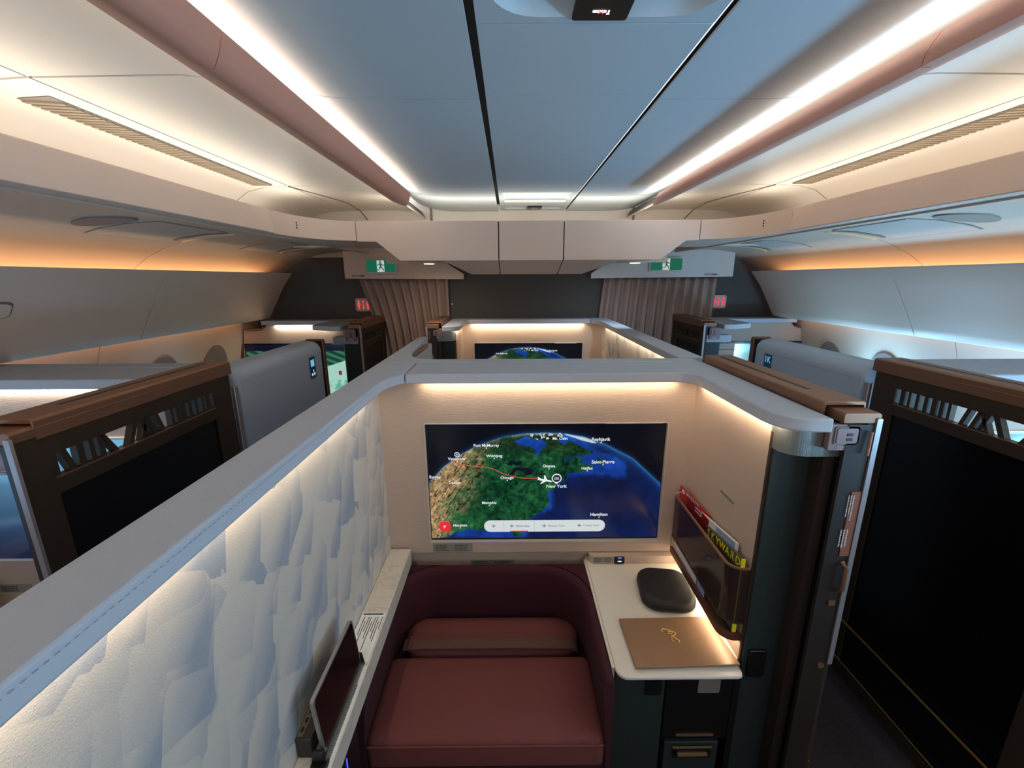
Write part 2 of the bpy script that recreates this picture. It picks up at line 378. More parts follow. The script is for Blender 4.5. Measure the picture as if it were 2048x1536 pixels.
# end strip behind the cross beam
struct(MB().box(-1.6, 1.85, 3.34, 3.36, 2.16, 2.49).build('wall_front', M_DOME))
struct(MB().box(-0.575, -0.560, 3.333, 3.34, 2.28, 2.49).box(0.900, 0.915, 3.333, 3.34, 2.28, 2.49).build('trim_4', M_SEAM))
# long fascias and their curved return to the cross beam
def fascia(s, c):
    X = lambda x: x if s < 0 else c - x
    pts = [(-1.18, Y0), (-1.18, 2.268)]
    for a, b in ((Y0, 2.268),):
        mb = MB(); xs = [(X(-1.168), 2.155), (X(-1.176), 2.21), (X(-1.184), 2.266), (X(-1.204), 2.266), (X(-1.21), 2.155)]
        mb.prism(xs, 'y', a, b); struct(mb.build('trim_5', M_BIN, bevel=0.003))
    path = [(-0.92 - 0.26 * math.cos(t), 2.272 + 0.448 * math.sin(t)) for t in [PI / 2 * k / 14 for k in range(15)]]
    def ring(i, p):
        a = Vector(path[max(i - 1, 0)]); b = Vector(path[min(i + 1, 14)]); d = (b - a).normalized(); n = Vector((-d.y, d.x))
        P = lambda o, z: (X(p[0] + n.x * o), p[1] + n.y * o, z)
        return [P(0, 2.155), P(0, 2.266), P(0.02, 2.266), P(0.02, 2.155)]
    mb = MB().sweep(path, ring); struct(mb.build('trim_5', M_BIN, smooth=40))
    # underside between fascia and lining, with the curved corner
    o_ = [(X(-1.205), Y0), (X(-1.205), 2.272)] + [(X(p[0] - 0.01), p[1] + 0.012) for p in path[1:]] + [(X(-0.81), 2.735), (X(-0.81), 3.40), (X(-1.262), 3.40), (X(-1.262), Y0)]
    mb = MB().prism(o_, 'z', 2.1565, 2.160); struct(mb.build('trim_6', M_BIN, smooth=0))
fascia(-1, 0); fascia(1, 0.23)
bpy.context.view_layer.update()
# small signs printed on the curved returns
for xx, yy, s in ((-1.137, 2.445, -1), (1.367, 2.445, 1)):
    mb = MB()
    for k in range(3): mb.box(xx - 0.003, xx + 0.003, yy - 0.004, yy - 0.001, 2.195 + k * 0.013, 2.202 + k * 0.013)
    struct(mb.build('trim_7', M_INK, smooth=0))
# cross beam
def beam(pts, name='trim_8', m=M_BIN, ya=2.72, yb=2.74):
    return struct(MB().prism(pts, 'y', ya, yb).build(name, m, bevel=0.003))
beam([(-0.915, 2.266), (-0.915, 2.150), (-0.80, 2.147), (-0.665, 2.037), (-0.067, 2.037), (-0.067, 2.266)])
beam([(-0.061, 2.266), (-0.061, 2.037), (0.326, 2.037), (0.326, 2.266)])
beam([(0.332, 2.266), (0.332, 2.037), (0.918, 2.037), (1.066, 2.147), (1.145, 2.150), (1.145, 2.266)])
struct(MB().prism([(-0.90, 2.262), (-0.90, 2.155), (-0.80, 2.152), (-0.665, 2.042), (0.918, 2.042), (1.066, 2.152), (1.13, 2.155), (1.13, 2.262)], 'y', 2.7405, 2.744).build('trim_9', M_GAP))
# soffit behind the beam: sloping box with three facets, flats on both sides
for xa, xb, xc, xd in ((-0.41, -0.067, -0.259, -0.067), (-0.061, 0.326, -0.061, 0.326), (0.332, 0.70, 0.332, 0.495)):
    mb = MB(); lo = [(xa, 2.745, 2.037), (xb, 2.745, 2.037), (xd, 3.06, 1.958), (xc, 3.06, 1.958)]
    A = [mb.v(p) for p in lo]; B = [mb.v((p[0], p[1], 2.06)) for p in lo]
    mb.bm.faces.new(A[::-1]); mb.bm.faces.new(B)
    for i in range(4): mb.bm.faces.new((A[i], A[(i + 1) % 4], B[(i + 1) % 4], B[i]))
    struct(mb.build('trim_10', M_BIN, bevel=0.002))
struct(MB().prism([(-0.80, 2.150), (-0.668, 2.042), (0.921, 2.042), (1.06, 2.150)], 'y', 2.75, 3.27).build('trim_11', M_BIN))
struct(MB().box(-2.0, 2.2, 3.40, YB, 2.235, 2.245).build('ceiling', M_BIN))
struct(MB().box(-0.9, 1.15, 3.265, 3.275, 2.04, 2.24).build('trim_12', M_BIN))
# fuselage lining
LIN = [(-1.250, 2.149), (-1.38, 2.168), (-1.50, 2.175), (-1.64, 2.168), (-1.77, 2.148), (-1.905, 2.108), (-2.02, 2.052), (-2.13, 1.975), (-2.24, 1.86), (-2.35, 1.68), (-2.43, 1.46), (-2.48, 1.2), (-2.50, 0.95), (-2.48, 0.6), (-2.40, 0.25), (-2.30, 0.0)]
extr(LIN, Y0, 2.504, 0.01, 'wall_left', M_LINE); extr(LIN, 2.510, YB, 0.01, 'wall_left', M_LINE)
RIN = mx(LIN, 0.23)
extr(RIN, Y0, 2.504, -0.01, 'wall_right', M_LINE); extr(RIN, 2.510, YB, -0.01, 'wall_right', M_LINE)
extr([(x - 0.009, z + 0.009) for x, z in LIN], 2.48, 2.53, 0.003, 'wall_left', M_SEAM)
extr([(x + 0.009, z + 0.009) for x, z in RIN], 2.48, 2.53, -0.003, 'wall_right', M_SEAM)
def zlin(x):
    for (a, za), (b, zb) in zip(LIN, LIN[1:]):
        if b <= x <= a: return za + (zb - za) * (a - x) / (a - b)
    return 2.15
def patch(pts, t, side):
    """thin plate hugging the lining; pts in left side (x, y)"""
    mb = MB(); S = (lambda x: x) if side < 0 else (lambda x: 0.23 - x)
    A = [mb.v((S(x), y, zlin(x) - t)) for x, y in pts]; B = [mb.v((S(x), y, zlin(x) + 0.004)) for x, y in pts]; n = len(pts)
    mb.bm.faces.new(A); mb.bm.faces.new(B[::-1])
    for i in range(n): mb.bm.faces.new((A[i], A[(i + 1) % n], B[(i + 1) % n], B[i]))
    return mb
def gridrect(x0, x1, y0, y1, n=8):
    return [(x0 + (x1 - x0) * k / n, y0) for k in range(n + 1)] + [(x1 + (x0 - x1) * k / n, y1) for k in range(n + 1)]
M_LINE2 = mat('lining_hatch', (200, 190, 178), 0.6)
for side, nm in ((-1, 'left'), (1, 'right')):
    ov = [(-1.63 + 0.12 * math.cos(2 * PI * k / 28), 1.85 + 0.075 * math.sin(2 * PI * k / 28)) for k in range(28)]
    o = patch(ov, 0.006, side).build('ceiling_speaker', M_GREYP if side < 0 else M_VENT)
    tag(o, 'oval grey speaker cover on the ceiling lining over the %s aisle' % nm, 'speaker', 'oval speaker covers')
    for ya, yb, big in ((1.96, 2.40, True), (3.05, 3.45, False)):
        t = thing('service_panel', ('near' if big else 'far') + ' rectangular service hatch in the %s ceiling lining' % nm + (' beside the oval speaker' if big else ' close to the dark bulkhead'), 'ceiling hatch', ((-1.65 if side < 0 else 1.88), (ya + yb) / 2, 2.16), 'rectangular ceiling hatches')
        patch(gridrect(-1.83, -1.48, ya, yb), 0.0015, side).build('hatch_gap', M_SEAM, t)
        patch(gridrect(-1.822, -1.488, ya + 0.008, yb - 0.008), 0.004, side).build('hatch_door', M_LINE2, t)
        t = thing('reading_light', 'slim reading light strip beside the %s service hatch over the %s aisle' % ('near' if big else 'far', nm), 'reading light', ((-1.65 if side < 0 else 1.88), yb + 0.08, 2.16), 'reading light strips')
        patch(gridrect(-1.80, -1.52, yb + 0.03, yb + 0.055, 6), 0.004, side).build('seat_sign', M_GREYP, t)
        patch([(-1.66 + 0.15 * math.cos(2 * PI * k / 20), yb + 0.10 + 0.022 * math.sin(2 * PI * k / 20)) for k in range(20)], 0.006, side).build('lens', mat('reading_lens', (236, 214, 170), 0.3), t)
# ceiling vents in the domes
for side, nm in ((-1, 'left'), (1, 'right')):
    X = (lambda x: x) if side < 0 else (lambda x: 0.25 - x)
    t = thing('air_vent', 'long ribbed air vent grille in the cream dome over the %s aisle' % nm, 'air vent', (X(-1.265), 1.85, 2.40), 'long ribbed air vents')
    zv = lambda x: 2.411 - (-1.172 - x) * 0.055
    mb = MB(); vq = [(-1.312, 1.30), (-1.222, 1.30), (-1.222, 2.405), (-1.312, 2.405)]; A = [mb.v((X(a), b, zv(a) - 0.002)) for a, b in vq]; B = [mb.v((X(a), b, zv(a) + 0.003)) for a, b in vq]; mb.bm.faces.new(A); mb.bm.faces.new(B[::-1]); mb.build('vent_base', M_SEAM, t)
    mb = MB()
    for k in range(44):
        y = 1.31 + k * 0.0247; vq = [(-1.308, y), (-1.226, y + 0.03), (-1.226, y + 0.044), (-1.308, y + 0.014)]; A = [mb.v((X(a), b, zv(a) - 0.007)) for a, b in vq]; B = [mb.v((X(a), b, zv(a) - 0.001)) for a, b in vq]; mb.bm.faces.new(A); mb.bm.faces.new(B[::-1]); [mb.bm.faces.new((A[i_], A[(i_ + 1) % 4], B[(i_ + 1) % 4], B[i_])) for i_ in range(4)]
    mb.build('vent_slats', M_VENT, t)
# windows in the side walls
n = 0
for side in (-1, 1):
    for wy in (-0.75, -0.1, 0.5, 1.3, 2.15, 3.0, 3.55):
        n += 1
        xw = lambda z: next((a + (b - a) * (za - z) / (za - zb) for (a, za), (b, zb) in zip(LIN, LIN[1:]) if zb <= z <= za), -2.45)
        S = (lambda x: x) if side < 0 else (lambda x: 0.23 - x)
        mb = MB(); A = []; B = []
        for k in range(28):
            t = 2 * PI * k / 28; y = wy + 0.16 * math.cos(t) * (1 if True else 1); z = 1.17 + 0.235 * math.sin(t)
            A.append(mb.v((S(xw(z) + 0.012), y, z))); B.append(mb.v((S(xw(z) - 0.006), y, z)))
        mb.bm.faces.new(A); mb.bm.faces.new(B[::-1])
        for k in range(28): mb.bm.faces.new((A[k], A[(k + 1) % 28], B[(k + 1) % 28], B[k]))
        struct(mb.build('window_%d' % n, mat('window_shade_grey', (120, 112, 112), 0.6)))
# ------------------------------------------------------------------ overhead stowages at the windows
SF = [(-1.955, 1.985), (-1.962, 1.972), (-2.045, 1.865), (-2.115, 1.745), (-2.180, 1.632), (-2.205, 1.585), (-2.255, 1.575)]
SBK = [(-2.275, 1.60), (-2.235, 1.66), (-2.165, 1.78), (-2.095, 1.90), (-2.030, 1.955), (-2.0, 1.985)]
for side, nm in ((-1, 'left'), (1, 'right')):
    c = 0 if side < 0 else 0.23; S = (lambda x: x) if side < 0 else (lambda x: 0.23 - x)
    for ya, yb, near in ((0.95, 2.566, True), (2.572, 4.0, False)):
        t = thing('overhead_stowage', ('near greige overhead stowage along the %s window side' if near else 'far greige overhead stowage on the %s side, ending at the dark bulkhead') % nm, 'overhead stowage', (S(-2.12), (ya + yb) / 2, 1.57), 'window side overhead stowages')
        pts = [(S(x), z) for x, z in SF + SBK]
        MB().prism(pts, 'y', ya, yb).build('door', M_BIN, t, smooth=60)
        if near:
            # flush latch: rounded plate lying on the sloping face
            def on(yy, zz, o=0.0):
                x = -2.045 - (1.865 - zz) * 0.07 / 0.12; return (S(x + o), yy, zz)
            mb = MB(); A = [mb.v(on(1.735 + 0.09 * p[0], 1.812 + 0.035 * p[1], 0.004)) for p in rrect(-1, 1, -1, 1, 0.45)]; B = [mb.v(on(1.735 + 0.09 * p[0], 1.812 + 0.035 * p[1], -0.01)) for p in rrect(-1, 1, -1, 1, 0.45)]
            mb.bm.faces.new(A); mb.bm.faces.new(B[::-1])
            for k in range(len(A)): mb.bm.faces.new((A[k], A[(k + 1) % len(A)], B[(k + 1) % len(A)], B[k]))
            h = mb.build('latch', M_GREYP, t)
            mb = MB(); A = [mb.v(on(1.735 + 0.082 * p[0], 1.808 + 0.029 * p[1], 0.007)) for p in rrect(-1, 1, -1, 1, 0.45)]; B = [mb.v(on(1.735 + 0.082 * p[0], 1.808 + 0.029 * p[1], 0.001)) for p in rrect(-1, 1, -1, 1, 0.45)]
            mb.bm.faces.new(A); mb.bm.faces.new(B[::-1])
            for k in range(len(A)): mb.bm.faces.new((A[k], A[(k + 1) % len(A)], B[(k + 1) % len(A)], B[k]))
            mb.build('latch_flap', M_BIN, h)
# ------------------------------------------------------------------ no smoking sign, small sign, headers, exit signs, curtains
t = thing('no_smoking_sign', 'black ceiling sign with a lit white cigarette and red cross', 'sign', (0.1715, 0.88, 2.40))
MB().prism(rrect(0.120, 0.223, 0.76, 0.955, 0.006), 'z', 2.404, 2.412).build('sign_plate', M_BLACK, t)
mb = MB().box(0.155, 0.180, 0.922, 0.928, 2.403, 2.4045).box(0.183, 0.186, 0.922, 0.931, 2.403, 2.4045).box(0.181, 0.187, 0.932, 0.934, 2.403, 2.4045)
mb.build('cigarette', emat('sign_white_lit', (236, 238, 255), 1.6), t, smooth=0)
mb = MB()
for a in (0.7, -0.7):
    d = Vector((math.cos(a), math.sin(a), 0)) * 0.007; nrm = Vector((-math.sin(a), math.cos(a), 0)) * 0.001; cc = Vector((0.170, 0.925, 2.402))
    mb.poly([tuple(cc - d - nrm), tuple(cc + d - nrm), tuple(cc + d + nrm), tuple(cc - d + nrm)])
mb.build('cross', emat('sign_red_lit', (240, 70, 80), 1.2), t, smooth=0)
t = thing('seatbelt_sign', 'tiny black sign panel in the farthest ceiling recess', 'sign', (0.17, 3.2, 2.40))
MB().box(0.125, 0.225, 3.15, 3.25, 2.403, 2.414).build('sign_plate', M_BLACK, t)
MB().box(0.155, 0.195, 3.195, 3.205, 2.4018, 2.403).build('symbol', emat('sign_white_dim', (170, 170, 180), 0.8), t, smooth=0)
M_EXG = emat('exit_green', (0, 92, 66), 1.0); M_EXW = emat('exit_white', (200, 205, 200), 0.9)
def exit_sign(xc, zc, w, h, side):
    t = thing('exit_sign', 'green running man exit sign on the curtain header over the %s aisle' % side, 'exit sign', (xc, 3.985, zc - h / 2), 'exit signs')
    MB().prism(rrect(xc - w / 2, xc + w / 2, zc - h / 2, zc + h / 2, 0.014), 'y', 3.975, 3.995).build('frame', M_WHITE, t, bevel=0.003)
    MB().prism(rrect(xc - w / 2 + 0.01, xc + w / 2 - 0.01, zc - h / 2 + 0.012, zc + h / 2 - 0.010, 0.010), 'y', 3.972, 3.976).build('green_field', M_EXG, t, smooth=0)
    MB().box(xc - 0.035, xc + 0.030, 3.9705, 3.9725, zc - h / 2 + 0.014, zc + h / 2 - 0.012).build('doorway_panel', M_EXW, t, smooth=0)
    s = h / 0.122; y = 3.9695
    mb = MB(); P = lambda a, b: (xc + a * s, y, zc + b * s)
    hd = [P(-0.004 + 0.009 * math.cos(2 * PI * k / 12), 0.036 + 0.009 * math.sin(2 * PI * k / 12)) for k in range(12)]; mb.poly(hd)
    for q in ([(-0.012, 0.026), (0.008, 0.026), (0.006, -0.006), (-0.010, -0.004)],      # trunk
              [(-0.010, 0.026), (-0.030, 0.016), (-0.026, 0.004), (-0.021, 0.006), (-0.023, 0.013), (-0.008, 0.018)],  # rear arm
              [(0.004, 0.026), (0.022, 0.012), (0.032, 0.014), (0.031, 0.008), (0.020, 0.005), (0.004, 0.016)],  # front arm
              [(-0.004, -0.006), (0.007, -0.004), (0.022, -0.020), (0.026, -0.040), (0.019, -0.040), (0.015, -0.024), (-0.002, -0.012)],
              [(-0.010, -0.004), (-0.001, -0.006), (-0.010, -0.026), (-0.034, -0.036), (-0.036, -0.029), (-0.016, -0.021)]):
        mb.poly([P(*p) for p in q])
    mb.build('running_man', M_EXG, t, smooth=0)
def header(x0, x1, side, bev, exx, exw):
    t = thing('curtain_header', 'pale header panel over the %s aisle curtain, carrying an exit sign' % side, 'curtain header', ((x0 + x1) / 2, 4.0, 1.92), 'curtain headers')
    pts = [(x0, 2.23), (x0, 1.935), (x1, 1.925), (x1, 1.972), (x1 - bev[0], 2.06), (x1 - bev[0], 2.23)] if side == 'left' else [(x0, 1.972), (x0, 1.927), (x1, 1.938), (x1, 2.17), (x0 + bev[0], 2.19), (x0 + bev[0], 2.06)]
    MB().prism(pts, 'y', 4.0, 4.03).build('header_panel', M_BIN if side == 'left' else M_WHITE, t, bevel=0.003)
    lx = x0 + 0.065 if side == 'left' else x1 - 0.26
    MB().box(lx, lx + 0.115, 3.998, 4.0, 1.951, 1.966).build('label', M_GREYP, t)
    mb = MB(); dashes(mb, (lx + 0.006, 3.9975, 1.954), (1, 0, 0), (0, 0, 1), 0.1, 1, 0.009); mb.build('label_print', M_WHITE, t, smooth=0)
    exit_sign(exx, 2.04 if side == 'left' else 2.046, exw, 0.124, side)
header(-1.484, -0.414, 'left', (0.14,), -1.144, 0.276)
header(0.737, 2.022, 'right', (0.14,), 1.402, 0.30)
for xx, s in ((-0.60, 'left'), (0.85, 'right')):
    t = thing('downlight', 'small lit oval downlight in the soffit beside the %s curtain header' % s, 'downlight', (xx, 3.16, 2.04), 'soffit downlights')
    MB().prism([(xx + 0.10 * math.cos(2 * PI * k / 24), 3.14 + 0.07 * math.sin(2 * PI * k / 24)) for k in range(24)], 'z', 2.034, 2.043).build('rim', M_BIN, t, bevel=0.002)
    MB().prism([(xx + 0.035 + 0.035 * math.cos(2 * PI * k / 20), 3.14 + 0.045 * math.sin(2 * PI * k / 20)) for k in range(20)], 'z', 2.029, 2.036).build('lens', emat('downlight_glow', (255, 222, 176), 2.2), t)
    d = bpy.data.lights.new('downlight_lamp', 'SPOT'); d.energy = 9; d.spot_size = 1.9; d.spot_blend = 1; d.color = (1, .82, .66) if s == 'left' else (.6, .8, 1.0); d.shadow_soft_size = 0.03
    lo = bpy.data.objects.new('downlight_lamp', d); COL.objects.link(lo); lo.location = (xx + 0.0, 3.2, 2.02); lo.rotation_euler = (math.radians(38), 0, 0)
def curtain(xl, xr, bl, br, npl, side, seed, label):
    rnd = random.Random(seed); ph = [rnd.uniform(0, 6.28) for _ in range(4)]
    def fn(u, v):
        z = 1.93 - 1.90 * v; w = min(1, v * 3.5)
        a = xl + (bl - xl) * (math.sin(min(1, v * 2.3) * PI / 2)); b = xr + (br - xr) * (math.sin(min(1, v * 2.3) * PI / 2))
        uu = u + 0.012 * math.sin(u * 17 + ph[0]) + 0.02 * math.sin(v * 2 + ph[3]) * math.sin(u * PI)
        x = a + (b - a) * uu
        amp = 0.020 + 0.010 * w; y = 4.098 + amp * math.sin(uu * npl * 2 * PI + 0.5 * math.sin(v * 4 + ph[1])) + 0.006 * math.sin(uu * npl * 4.7 * PI + ph[2]) * w
        return (x, y, z)
    mb = MB().grid(fn, npl * 14, 40)
    o = mb.build('curtain', M_CURT, smooth=80); s = o.modifiers.new('cloth', 'SOLIDIFY'); s.thickness = 0.003
    tag(o, label, 'curtain', 'aisle curtains')
curtain(-1.405, -0.565, -1.24, -0.56, 10, 'left', 3, 'closed mauve pleated curtain hanging across the end of the left aisle')
curtain(0.875, 1.925, 0.82, 1.90, 12, 'right', 9, 'closed mauve pleated curtain hanging across the end of the right aisle')
M_LRED = emat('lavatory_red', (236, 70, 66), 1.0)
for xc, zc, s in ((-1.38, 1.695, 'left'), (1.975, 1.708, 'right')):
    t = thing('lavatory_sign', 'lit red lavatory occupied sign on the dark bulkhead, %s' % ('half covered by the left curtain' if s == 'left' else 'right of the right curtain'), 'lavatory sign', (xc, 4.14, zc - 0.06), 'lavatory signs')
    w = 0.075; MB().prism(rrect(xc - w, xc + w, zc - 0.062, zc + 0.062, 0.02), 'y', 4.125, 4.15).build('sign_plate', mat('sign_plate_pink', (214, 186, 180), 0.4), t, bevel=0.003)
    mb = MB()
    for k in (-1, 0, 1):
        cx = xc + k * 0.042; mb.poly([(cx + 0.010 * math.cos(2 * PI * q / 10), 4.124, zc + 0.030 + 0.010 * math.sin(2 * PI * q / 10)) for q in range(10)])
        for q in ([(-0.015, 0.017), (0.015, 0.017), (0.013, -0.010), (-0.013, -0.010)], [(-0.009, -0.010), (-0.001, -0.010), (-0.001, -0.042), (-0.009, -0.042)], [(0.001, -0.010), (0.009, -0.010), (0.009, -0.042), (0.001, -0.042)]) if k != 0 else ([(-0.010, 0.012), (0.010, 0.012), (0.010, 0.006), (-0.010, 0.006)], [(-0.006, 0.0), (0.006, 0.0), (0.006, -0.042), (-0.006, -0.042)]):
            mb.poly([(cx + a, 4.124, zc + b) for a, b in q])
    mb.build('pictograms', M_LRED, t, smooth=0)
tag(MB().prism([(-0.545 + 0.008 * math.cos(2 * PI * k / 12), 1.697 + 0.008 * math.sin(2 * PI * k / 12)) for k in range(12)], 'y', 4.143, 4.15).build('wall_stud', M_SILVER), 'tiny silver stud on the dark bulkhead right of the left curtain', 'stud')

# ================================================================== DISPLAY CONTENT
def vnoise(x, y, seed=0):
    xi = np.floor(x).astype(int); yi = np.floor(y).astype(int); xf = x - xi; yf = y - yi
    h = lambda a, b: ((np.sin(a * 127.1 + b * 311.7 + seed * 74.7) * 43758.5453) % 1.0)
    u = xf * xf * (3 - 2 * xf); v = yf * yf * (3 - 2 * yf)
    return (h(xi, yi) * (1 - u) + h(xi + 1, yi) * u) * (1 - v) + (h(xi, yi + 1) * (1 - u) + h(xi + 1, yi + 1) * u) * v
def fbm(x, y, seed=0, o=4):
    s = 0; a = 0.5; t = 0
    for k in range(o): s = s + a * vnoise(x * 2 ** k, y * 2 ** k, seed + k); t += a; a *= 0.55
    return s / t
def inpoly(X, Y, P):
    c = np.zeros(X.shape, bool); n = len(P)
    for i in range(n):
        x1, y1 = P[i]; x2, y2 = P[(i + 1) % n]
        if y1 == y2: continue
        k = ((y1 > Y) != (y2 > Y)) & (X < (x2 - x1) * (Y - y1) / (y2 - y1) + x1); c ^= k
    return c
# map layout measured on the photographed display; homography to display coordinates (0..1)
def homog(src, dst):
    A = []
    for (x, y), (u, v) in zip(src, dst):
        A.append([x, y, 1, 0, 0, 0, -u * x, -u * y, -u]); A.append([0, 0, 0, x, y, 1, -v * x, -v * y, -v])
    return np.linalg.svd(np.array(A, float))[2][-1].reshape(3, 3)
HM = homog([(168, 230), (1838, 216), (1757, 1045), (216, 1052)], [(0, 1), (1, 1), (1, 0), (0, 0)])
HI = np.linalg.inv(HM)
def s2d(x, y):
    q = HM @ np.array([x, y, 1.0]); return q[0] / q[2], q[1] / q[2]
def map_colors(U, V):
    q = HI @ np.stack([U.ravel(), V.ravel(), np.ones(U.size)]); X = (q[0] / q[2]).reshape(U.shape); Y = (q[1] / q[2]).reshape(U.shape)
    hx = [100, 205, 290, 380, 520, 700, 850, 1000, 1130, 1260, 1400, 1600, 1780, 1900]; hy = [790, 640, 545, 470, 390, 325, 300, 293, 300, 324, 372, 480, 655, 820]
    H = np.interp(X, hx, hy); d = Y - H
    n1 = fbm(X / 60, Y / 60, 1, 5); n2 = fbm(X / 18, Y / 18, 7, 4); n3 = fbm(X / 150, Y / 150, 3, 3)
    wx = X + (n2 - 0.5) * 26; wy = Y + (fbm(X / 18, Y / 18, 19, 4) - 0.5) * 22
    C = np.zeros(U.shape + (3,)); C[:] = (7, 8, 20)
    glow = np.exp(-np.clip(-d, 0, None) / 14.0) * (d < 0); C += glow[..., None] * np.array([30, 90, 150]) * 0.8
    shelf = [(870, 1060), (905, 930), (1060, 850), (1030, 700), (1150, 640), (1250, 610), (1560, 610), (1540, 500), (1420, 440), (1350, 430), (1250, 330), (1080, 300), (600, 300), (150, 700), (150, 1060)]
    near = sum(inpoly(wx + (n3 - .5) * 60 + ox, wy + (n3 - .5) * 60 + oy, shelf).astype(float) for ox, oy in ((0, 0), (9, 4), (-9, 4), (4, 9), (4, -9), (16, 8), (-16, -8), (-8, 16), (8, -16))) / 9.0
    deep = np.array([10, 26, 72]) + (n3[..., None] - 0.5) * np.array([10, 24, 60])
    oc = near[..., None] * (np.array([18, 62, 156]) + (n1[..., None] - 0.5) * np.array([20, 60, 110])) + (1 - near[..., None]) * deep
    oc = oc + (np.exp(-np.clip(d, 0, None) / 40.0))[..., None] * np.array([20, 60, 90])
    land = [(150, 1060), (330, 1040), (370, 1012), (480, 985), (520, 1000), (575, 990), (640, 1000), (760, 1000), (775, 1035), (825, 1040), (830, 985), (880, 915), (940, 880), (1018, 820), (1020, 790), (1000, 735), (1040, 712), (1075, 660), (1130, 640), (1135, 600), (1215, 575), (1240, 590), (1330, 545), (1320, 520), (1245, 520), (1250, 480), (1180, 470), (1120, 520), (1160, 470), (1250, 462), (1335, 440), (1290, 418), (1215, 380), (1160, 352), (1130, 380), (1085, 350), (1120, 300), (1000, 280), (600, 280), (150, 600)]
    L = inpoly(wx, wy, land)
    bay = [(780, 352), (850, 322), (900, 336), (960, 345), (1005, 368), (990, 405), (962, 420), (948, 455), (928, 452), (915, 408), (860, 392), (800, 376)]
    L &= ~inpoly(wx, wy, bay)
    for g in ([(1335, 500), (1360, 470), (1420, 500), (1390, 535)], ): L |= inpoly(wx, wy, g)
    tan = np.clip(1 - (X - 215 - (1050 - Y) * 0.36 + (n1 - 0.5) * 300) / 210.0, 0, 1)
    green = np.array([16, 70, 40]) + (n1[..., None] - 0.45) * np.array([70, 110, 60]) + (n2[..., None] - 0.5) * np.array([50, 90, 50])
    north = np.clip((480 - Y) / 120.0, 0, 1)[..., None]
    green = green * (1 - 0.75 * north) + np.array([36, 50, 26]) * 0.75 * north * (0.4 + n2[..., None] * 1.1)
    sand = np.array([176, 146, 102]) + (n2[..., None] - 0.5) * np.array([170, 160, 130])
    lc = green * (1 - tan[..., None]) + sand * tan[..., None]
    streak = fbm(X / 10 + Y / 14, Y / 46 - X / 46, 31, 3); lc = np.where(((streak > 0.62) & (tan > 0.3))[..., None], lc * 0.45, lc)
    cold = np.clip(1 - d / 26.0, 0, 1)[..., None] * (X > 760)[..., None]; lc = lc * (1 - 0.6 * cold) + np.array([186, 170, 140]) * 0.6 * cold
    E_ = np.where(L[..., None], lc, oc)
    for lk in ([(700, 520), (760, 500), (830, 505), (828, 530), (760, 528)], [(745, 590), (775, 548), (800, 545), (900, 555), (915, 575), (880, 605), (850, 600), (855, 570), (800, 570), (760, 605), (740, 635)], [(850, 630), (930, 612), (935, 622), (860, 642)], [(925, 598), (1000, 585), (1003, 596), (930, 606)]):
        E_ = np.where(inpoly(wx, wy, lk)[..., None], np.array([14, 16, 34]), E_)
    snow = inpoly(wx, Y, [(1120, 302), (1180, 306), (1260, 322), (1320, 348), (1348, 372), (1290, 362), (1220, 338), (1160, 318)]) | (inpoly(wx, wy, [(860, 300), (990, 292), (1060, 300), (1020, 345), (930, 340)]) & (n2 > 0.58))
    E_ = np.where(snow[..., None], np.array([225, 232, 236]), E_)
    rim = np.exp(-np.clip(d, 0, None) / 7.0)[..., None]; E_ = E_ * (1 - 0.6 * rim) + np.array([92, 168, 214]) * 0.6 * rim
    C = np.where((d > 0)[..., None], E_, C)
    return np.clip(C, 0, 255)
def display(name, x0, x1, z0, z1, y, cfn, parent, nu=420, nv=236):
    """flat display facing the seat, colours carried per vertex"""
    u = np.linspace(0, 1, nu + 1); v = np.linspace(0, 1, nv + 1); U, V = np.meshgrid(u, v, indexing='ij')
    cols = cfn(U, V) / 255.0; lincol = np.where(cols <= 0.04045, cols / 12.92, ((cols + 0.055) / 1.055) ** 2.4)
    bx0, by, bz = TF[-1](x0, y, z0); bx1 = TF[-1](x1, y, z0)[0]; xa, xb = min(bx0, bx1), max(bx0, bx1)
    co = np.stack([xa + U * (xb - xa), np.full(U.shape, by), z0 + V * (z1 - z0)], -1).reshape(-1, 3)
    idx = np.arange((nu + 1) * (nv + 1)).reshape(nu + 1, nv + 1)
    F = np.stack([idx[:-1, :-1], idx[1:, :-1], idx[1:, 1:], idx[:-1, 1:]], -1).reshape(-1, 4)
    me = bpy.data.meshes.new(name); me.vertices.add(len(co)); me.vertices.foreach_set('co', co.ravel())
    me.loops.add(F.size); me.loops.foreach_set('vertex_index', F.ravel()); me.polygons.add(len(F)); me.polygons.foreach_set('loop_start', np.arange(0, F.size, 4)); me.polygons.foreach_set('loop_total', np.full(len(F), 4))
    me.update(calc_edges=True)
    ca = me.color_attributes.new('Col', 'FLOAT_COLOR', 'POINT'); ca.data.foreach_set('color', np.concatenate([lincol.reshape(-1, 3), np.ones((lincol.size // 3, 1))], 1).ravel())
    return link(name, me, M_MAP, parent, smooth=0), (xa, xb, z0, z1, by)
M_TXT = emat('map_text_white', (236, 240, 244), 1.0); M_TRED = emat('map_red', (232, 40, 50), 1.0); M_TORG = emat('map_route_orange', (214, 92, 50), 1.0)
M_BAR = emat('map_toolbar', (214, 222, 224), 0.95); M_TG = emat('map_toolbar_grey', (120, 130, 140), 0.9); M_TB = emat('map_toolbar_blue', (60, 84, 110), 0.9)
